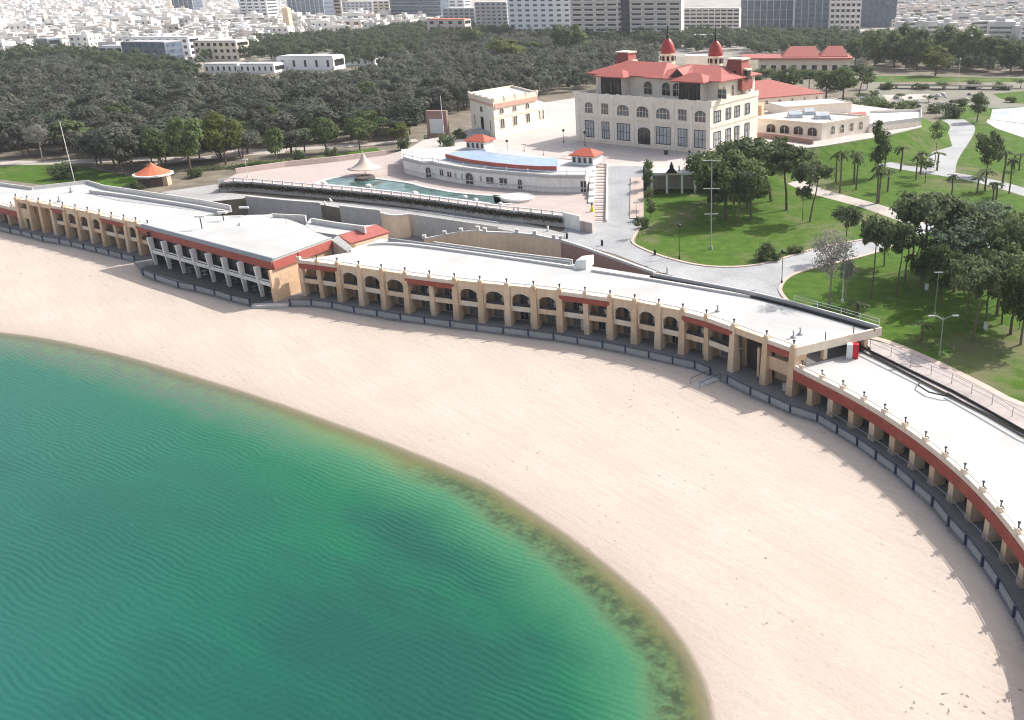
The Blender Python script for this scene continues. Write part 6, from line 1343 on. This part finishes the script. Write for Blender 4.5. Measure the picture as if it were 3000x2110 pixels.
lamp(1487, 444, 417, 'globe', 'short black lamp post above the blue skylight', z=T); lamp(1536, 444, 424, 'head', 'thin pale double lamp behind the blue skylight', z=T, m=GREYM); lamp(1593, 456, 430, 'head', 'thin pale double lamp between the skylight and the red turret', z=T, m=GREYM)
lamp(1652, 418, 386, 'globe', 'black lamp post on the open plaza left of the villa', z=T); lamp(1714, 428, 392, 'globe', 'black lamp post at the villa corner nearest the lodge', z=T); lamp(2020, 462, 448, 'globe', 'very short dark lamp before the villa by the park trees', z=T)
lamp(1670, 456, 438, 'head', 'thin pale lamp just left of the stair turret', z=T, m=GREYM)
lamp(2290, 832, 744, 'globe', 'black lamp post at the lawn corner behind the chalet roof'); lamp(1990, 760, 666, 'globe', 'slim dark lamp post on the front lawn near the kerb'); lamp(2467, 886, 724, 'head', 'tall white lamp post among the bare trees', m=WHITEM)
lamp(2752, 1042, 930, 'arms', 'grey two-armed lamp on the lawn by the paved walk', m=GREYM); lamp(2737, 925, 800, 'head', 'pale lamp post hidden in the shade of the pines', m=GREYM)
lamp(2312, 415, 338, 'globe', 'dark lamp post before the arcaded annex'); lamp(2430, 455, 352, 'head', 'pale lamp post at the corner of the arcaded annex', m=GREYM); lamp(2440, 425, 375, 'head', 'pale short lamp post against the annex wall', m=GREYM)
lamp(1865, 655, 595, 'head', 'slim lamp post on the planted side of the ramp', m=GREYM); lamp(727, 520, 468, 'head', 'white lamp post at the left end of the pool balustrade', z=P, m=WHITEM); lamp(2398, 205, 160, 'globe', 'dark post before the distant red-roofed house'); lamp(2662, 262, 222, 'head', 'pale post by the stony ground near the bridge', m=GREYM); lamp(2806, 245, 175, 'globe', 'pale lamp with round heads before the tall tree belt', m=WHITEM)
lamp(2385, 255, 205, 'head', 'thin pale post among the trees behind the red hall', m=GREYM); lamp(1653, 152, 88, 'head', 'pale mast before the white town tower', m=GREYM)
for k, (q, lb) in enumerate(((px('r3b', (750, 630))[0], 'black bollard at the corner of the road wall'), (px('r3b', (1045, 690))[0], 'black barrier post in the middle of the road'), (px('r3b', (1488, 770))[0], 'black bollard on the lawn kerb'), (px('r3b', (590, 570))[0], 'white bollard on the ramp side wall'), (px('r3b', (1595, 920))[0], 'white bollard on the road edge behind the chalets'))):
    c = W(*q, U); t = thing('bollard', tuple(c), lb, 'bollard', 'bollards along the road'); MB().lathe([(.22, 0), (.2, .9), (.24, .95), (.06, 1.15)], c, 8).build('post', WHITEM if k > 2 else DARKM, t)
for k, (q, lb) in enumerate(((px('r4b', (1475, 1060))[0], 'small white bin on the shaded lawn under the pines'), (px('r4b', (1972, 1390))[0], 'white upright sign box by the pine stems near the walk'), (px('c3', (683, 560))[0], 'white upright cabinet under the arcade at the chalet end'))):
    c = W(*q, U if k < 2 else .25); t = thing('white_box', tuple(c), lb, 'box'); MB().box(c.x - .22, c.x + .22, c.y - .22, c.y + .22, c.z, c.z + .9).build('body', WHITEM, t); MB().box(c.x - .25, c.x + .25, c.y - .25, c.y + .25, c.z + .903, c.z + .97).build('lid', COPING, t)
# ------------------------------------------------------------------ town
HOUSEM = []
for k, c in enumerate([(.70, .67, .64), (.66, .64, .61), (.78, .77, .76), (.66, .60, .55), (.56, .55, .54), (.70, .68, .63)]):
    HOUSEM.append(mat('house_render_%d' % k, c, var=.1, scale=.3, stain=tuple(x * .6 for x in c), stain_amt=.4, obj_random=.15))
def house_mb(rng, w, d, h, mbw, mbg):
    """flat-roofed block: body with parapet and roof hut into mbw, window openings into mbg; one face looks to -y"""
    mbw.box(-w / 2, w / 2, -d / 2, d / 2, -1, h); t = .3
    for x0, x1, y0, y1 in ((-w / 2, w / 2, -d / 2, -d / 2 + t), (-w / 2, w / 2, d / 2 - t, d / 2), (-w / 2, -w / 2 + t, -d / 2 + t, d / 2 - t), (w / 2 - t, w / 2, -d / 2 + t, d / 2 - t)): mbw.box(x0, x1, y0, y1, h, h + .9)
    a = rng.uniform(-w * .3, w * .2); b = rng.uniform(-d * .2, d * .2); mbw.box(a, a + w * .28, b, b + d * .3, h + .003, h + 2.6)
    for fl in range(int(h // 3.1)):
        z0 = fl * 3.1 + 1
        for k in range(max(2, int(w // 3.2))):
            x = -w / 2 + w * (k + .5) / max(2, int(w // 3.2)); mbg.box(x - .65, x + .65, -d / 2 - .05, -d / 2 + .1, z0, z0 + 1.5)
        for s in (-1, 1):
            for k in range(max(1, int(d // 4))):
                y = -d / 2 + d * (k + .5) / max(1, int(d // 4)); mbg.box(s * w / 2 - .05, s * w / 2 + .05, y - .6, y + .6, z0, z0 + 1.5)
def two_mat(name, a, b, ma, mb_):
    me = bpy.data.meshes.new(name); n = len(a.v); me.from_pydata(a.v + b.v, [], a.f + [tuple(i + n for i in f) for f in b.f]); me.materials.append(ma); me.materials.append(mb_)
    me.polygons.foreach_set('material_index', [0] * len(a.f) + [1] * len(b.f)); return me
rng = random.Random(5); HP = []
for k in range(12):
    a, b = MB(), MB(); w, d, h = rng.uniform(10, 19), rng.uniform(9, 15), rng.choice([4, 6.5, 6.5, 9.5]); house_mb(rng, w, d, h, a, b); HP.append(two_mat('house', a, b, HOUSEM[k % 6], GLASS))
townpoly = [(-140, 192), (0, 180), (180, 158), (330, 180), (500, 200), (700, 172), (760, 140), (900, 112), (1200, 85), (1330, 68), (1330, 58), (1000, 55), (880, 30), (800, 6), (700, -8), (-140, -8)]
town = [p for p in scatter(townpoly, 19, jit=.3) if vis_ok(p) and not (lambda q: 85 < q[0] < 720 and q[1] > 158)(proj(p))]
town.sort(key=lambda p: p.length)
for k, p in enumerate(town[:270]):
    o = bpy.data.objects.new('house', HP[rng.randrange(12)]); COL.objects.link(o); o.location = p; o.rotation_euler = (0, 0, rng.uniform(-.25, .6)); o.scale = [rng.uniform(.85, 1.15)] * 3
    tag(o, 'small pale flat-roofed house in the crowded hazy town behind the wood', 'house', 'small houses of the hazy town')
hillt = [p for p in scatter([(2600, 118), (3130, 125), (3130, -5), (2600, -5)], 26, jit=.35) if vis_ok(p)]
def town_mass(name, pts, label, mats, tilt=0):
    groups = [(MB(), MB()) for _ in mats]
    for p in pts:
        a, b = MB(), MB(); w, d, h = rng.uniform(10, 20), rng.uniform(9, 16), rng.choice([4, 6.5, 6.5, 9.5, 12]); a.box(-w / 2, w / 2, -d / 2, d / 2, -1, h); a.box(-w * .2, w * .12, -d * .2, d * .15, h + .003, h + 2.5)
        for fl in range(int(h // 3.1)): b.box(-w / 2 + 1, w / 2 - 1, -d / 2 - .06, -d / 2 + .1, fl * 3.1 + 1, fl * 3.1 + 2.4)
        an = rng.uniform(-.3, .6); ca, sa = math.cos(an), math.sin(an); i = rng.randrange(len(mats))
        for src, dst in ((a, groups[i][0]), (b, groups[i][1])): dst.add([(p.x + x * ca - y * sa, p.y + x * sa + y * ca, p.z + zz) for x, y, zz in src.v], src.f)
    V, F, MI = [], [], []
    for j, (a, b) in enumerate(groups):
        for m_i, g in ((j, a), (len(mats), b)): n = len(V); V += g.v; F += [tuple(q + n for q in f) for f in g.f]; MI += [m_i] * len(g.f)
    me = bpy.data.meshes.new(name); me.from_pydata(V, [], F); [me.materials.append(m) for m in mats]; me.materials.append(GLASS); me.polygons.foreach_set('material_index', MI)
    o = bpy.data.objects.new(name, me); COL.objects.link(o); o['label'] = label; o['category'] = 'town'; o['kind'] = 'stuff'
town_mass('distant_town', town[270:], 'far hazy mass of low pale town roofs', HOUSEM)
town_mass('distant_town', hillt, 'hazy low town roofs beyond the tall tree belt', [HOUSEM[4], HOUSEM[3], HOUSEM[1]])
bushp = scatter(townpoly, 46, jit=.5); forest_mass('town_trees', [p for p in bushp + scatter([(2600, 118), (3130, 125), (3130, 15), (2600, 15)], 40, jit=.5) if vis_ok(p)], 'scattered dull green trees among the hazy town roofs', 8, 30, .9, LEAF_G, (5, 9))

def block(x0, x1, yb, ytop, depth, m, gm, rows, cols, label, name='apartment_block', h=None, cat='building', ledge=None, vbars=False, yb1=None, wr=.62, hr=.5, roof=None, z=U, group=None, side=4):
    a, b = W(x0, yb, z), W(x1, yb1 if yb1 is not None else yb, z); f = Fr((a.x, a.y), (b.x, b.y), z); h = h or rise((a + b) / 2, ytop)
    t = thing(name, tuple(a), label, cat, group); mb = MB(); fbox(mb, f, 0, f.L, 0, depth, -1, h); mb.build('wall', m, t)
    mb = MB(); fbox(mb, f, .4, f.L - .4, .4, depth - .4, h + .003, h + .5); mb.build('roof', roof or ROOFW, t)
    proto_w = None; cw = f.L / cols; rh = h / rows
    g = MB(); fbox(g, f, 0, cw * wr, -.06, .08, 0, rh * hr); vs = [(v[0] - f.O.x, v[1] - f.O.y, v[2] - f.O.z) for v in g.v]; me = bpy.data.meshes.new('window'); me.from_pydata(vs, [], g.f); me.materials.append(gm)
    n = 0
    for r in range(rows):
        zb = rh * (r + .28)
        for c_ in range(cols):
            if n >= 96: break
            o = bpy.data.objects.new('window', me); COL.objects.link(o); o.parent = t; q = f.p(cw * (c_ + (1 - wr) / 2), 0, zb); o.location = (q[0] - a.x, q[1] - a.y, q[2] - a.z); n += 1
        if ledge:
            mb = MB(); fbox(mb, f, -.25, f.L + .25, -.9 if ledge == 2 else -.35, -.07, rh * r, rh * r + (.95 if ledge == 2 else .3)); mb.build('balcony' if ledge == 2 else 'floor_band', COPING if ledge != 2 else m, t)
    if vbars:
        for c_ in range(cols + 1): mb = MB(); fbox(mb, f, cw * c_ - .3, cw * c_ + .3, -.4, -.065, 0, h); mb.build('pilaster', COPING if vbars is True else vbars, t)
    sd = Fr(f.p(f.L, 0, 0), f.p(f.L, depth, 0), z) if proj(f.p(f.L, 0, 0))[0] < 1950 else None
    if sd:
        for r in range(rows):
            mb = MB(); fbox(mb, sd, 1.2, depth - 1.2, -.05, .05, rh * (r + .3), rh * (r + .3 + hr)); mb.build('side_window', gm, t)
    return t
SLATE = mat('slate_panel', (.16, .19, .24), var=.12); GREYB = mat('grey_block', (.56, .57, .60), var=.1); WHB = mat('white_block', (.9, .9, .91), var=.05); BEI = mat('beige_block', (.84, .78, .72), var=.06); DBL = mat('dark_blue_block', (.10, .13, .18), var=.15); PKB = mat('pinkish_block', (.76, .62, .57), var=.08)
TH = 44
block(505, 572, 52, 0, 18, SLATE, TOWERG, 12, 5, 'dark blue glass tower beside the slim minaret', h=TH, vbars=True)
block(712, 790, 75, 0, 20, WHB, GLASS, 14, 4, 'white ribbed tower left of the blue-grey glass block', h=TH, vbars=True)
block(850, 955, 66, 0, 20, SLATE, TOWERG, 9, 8, 'wide blue-grey glass block with vertical lines', h=38, vbars=GREYB)
block(957, 1006, 62, 0, 16, CREAM, GLASSB, 12, 2, 'narrow cream tower striped with dark balconies', h=TH, ledge=2)
block(1008, 1096, 64, 6, 18, GREYB, TOWERG, 7, 7, 'grey framed office block between cream towers', ledge=1)
block(1098, 1146, 66, 4, 16, CREAM, GLASSB, 7, 3, 'low cream block with open balconies by the grey office block', ledge=2)
block(1148, 1295, 68, 0, 20, DBL, TOWERG, 13, 7, 'dark glass tower with white floor lines', h=TH, ledge=1, vbars=False)
block(1294, 1362, 40, 0, 20, WHB, GLASS, 13, 3, 'blank bright white tower behind the stepped grey block', h=TH + 8)
block(1304, 1395, 98, 26, 18, GREYB, TOWERG, 7, 6, 'stepped grey block with white frames, lower wing', ledge=1, vbars=True)
block(1398, 1490, 104, 8, 18, GREYB, TOWERG, 9, 6, 'stepped grey block with white frames, taller wing', ledge=1, vbars=True)
block(1494, 1675, 112, 0, 20, WHB, TOWERG, 12, 8, 'broad white tower with rows of small bluish windows', h=TH, wr=.5, hr=.42)
block(1677, 1812, 124, 0, 18, BEI, GLASSB, 13, 4, 'beige tower with deep dark balcony bands, first of the twin towers', h=TH, ledge=2, vbars=PKB, wr=.72, hr=.36)
block(1818, 1846, 120, 0, 12, DBL, GLASS, 13, 2, 'narrow dark block standing in for the dark gap between the twin beige towers', h=TH - 2)  # the dark of the gap is built as a dark-coloured block
block(1848, 1995, 122, 0, 18, BEI, GLASSB, 13, 4, 'beige tower with deep dark balcony bands, second of the twin towers', h=TH, ledge=2, vbars=PKB, wr=.72, hr=.36)
block(2004, 2165, 92, 26, 16, BEI, GLASSB, 6, 9, 'long low beige block with dark window bands behind the villa', ledge=1, wr=.85)
block(2170, 2322, 84, 0, 18, DBL, TOWERG, 4, 8, 'dark glass building in a pale frame, right behind the domes', h=30, ledge=1, vbars=True)
block(2326, 2427, 86, 0, 18, SLATE, TOWERG, 10, 5, 'blue-grey glass tower between the framed building and the columned tower', h=TH, vbars=GREYB)
block(2429, 2519, 90, 0, 18, BEI, GLASSB, 10, 6, 'beige tower with tall columns', h=TH, vbars=True)
block(2521, 2622, 80, 0, 18, DBL, TOWERG, 10, 6, 'dark blue glass tower with pale vertical stripes, last of the skyline', h=TH, vbars=SLATE)
# nearer buildings beyond the wood
block(365, 492, 182, 125, 14, SLATE, TOWERG, 3, 6, 'blue-grey glazed modern building beyond the wood', wr=.7, hr=.6, yb1=184)
block(297, 364, 180, 137, 10, WHB, GLASSB, 2, 3, 'small white-framed building with dark openings beside the glazed building', wr=.85, ledge=1)
block(372, 560, 165, 112, 12, WHB, GLASSB, 3, 8, 'long white building behind the glazed modern building', wr=.4)
block(575, 700, 178, 122, 14, CREAM, GLASSB, 3, 7, 'cream block with square windows beyond the wood', wr=.5)
block(110, 148, 160, 115, 12, SLATE, GLASSB, 2, 2, 'small grey-blue block among the houses beyond the wood')
block(600, 700, 214, 190, 10, WHB, GLASSB, 1, 6, 'long white shed at the back of the wood, with small dark openings', name='shed', wr=.3)
block(703, 805, 214, 190, 12, WHB, GLASSB, 1, 6, 'white shed with wide roof at the back of the wood', name='shed', wr=.3)
block(815, 980, 207, 168, 14, WHB, GLASSB, 1, 5, 'largest white shed, partly hidden by the wood', name='shed', wr=.2)
block(1005, 1100, 192, 172, 10, WHB, GLASSB, 1, 5, 'small far white shed at the back of the wood', name='shed', wr=.3)
block(1075, 1255, 105, 92, 10, WHB, GLASSB, 1, 8, 'low white terrace building under the office blocks', wr=.5)
block(1255, 1365, 112, 58, 14, PKB, GLASSB, 3, 4, 'orange-pink house below the dark glass tower', roof=ORANGE, wr=.4)
block(955, 1060, 92, 62, 12, PKB, GLASSB, 2, 4, 'pinkish low block under the cream tower', wr=.5)
block(2030, 2110, 138, 105, 12, PKB, GLASSB, 2, 4, 'pinkish house behind the villa domes', wr=.4)
c = W(508, 60, U); t = thing('minaret', tuple(c), 'slim cream tapering minaret above the town', 'minaret'); MB().lathe([(3.2, -.2), (2.6, 14), (3.3, 14.5), (3.3, 15.5), (1.9, 15.6), (1.6, 30), (2.2, 30.5), (.1, 36)], c, 10).build('shaft', CREAM, t)
c = W(850, 104, U); t = thing('brick_tower', tuple(c), 'plain tan square tower before the blue-grey glass block', 'tower'); MB().lathe([(4.0, -.2), (3.4, 20), (3.9, 20.2), (3.9, 21.5), (3.0, 21.6), (.1, 23)], c, 4, .6).build('shaft', TANL, t)

# ------------------------------------------------------------------ bits on the sand
rng2 = random.Random(9); mb = MB()
for k in range(95):
    zone = rng2.choice([(300, 1010, 480, 1080), (1820, 1080, 1990, 1260), (2100, 1500, 2800, 2080), (0, 960, 300, 1010), (2650, 2010, 2990, 2100), (60, 700, 400, 900)])
    c = W(rng2.uniform(zone[0], zone[2]), rng2.uniform(zone[1], zone[3]), -.02); r_ = rng2.uniform(.03, .07); d_ = shore_dist(np.array([c.x]), np.array([c.y]))[0]
    if d_ > 3: zc = float(sand_z(np.array([c.x]), np.array([c.y]), np.array([d_]))[0]); an = rng2.uniform(0, 3); mb.tube([(c.x - r_ * 2 * math.cos(an), c.y - r_ * 2 * math.sin(an), zc + .03), (c.x, c.y, zc + .07), (c.x + r_ * 2.4 * math.cos(an), c.y + r_ * 2.4 * math.sin(an), zc + .02)], r_ * .5, 5, r_ * .25)
o = mb.build('beach_debris', mat('dry_seaweed', (.17, .13, .09), var=.4)); o['label'] = 'dark bits of dry weed scattered on the sand'; o['category'] = 'debris'; o['kind'] = 'stuff'
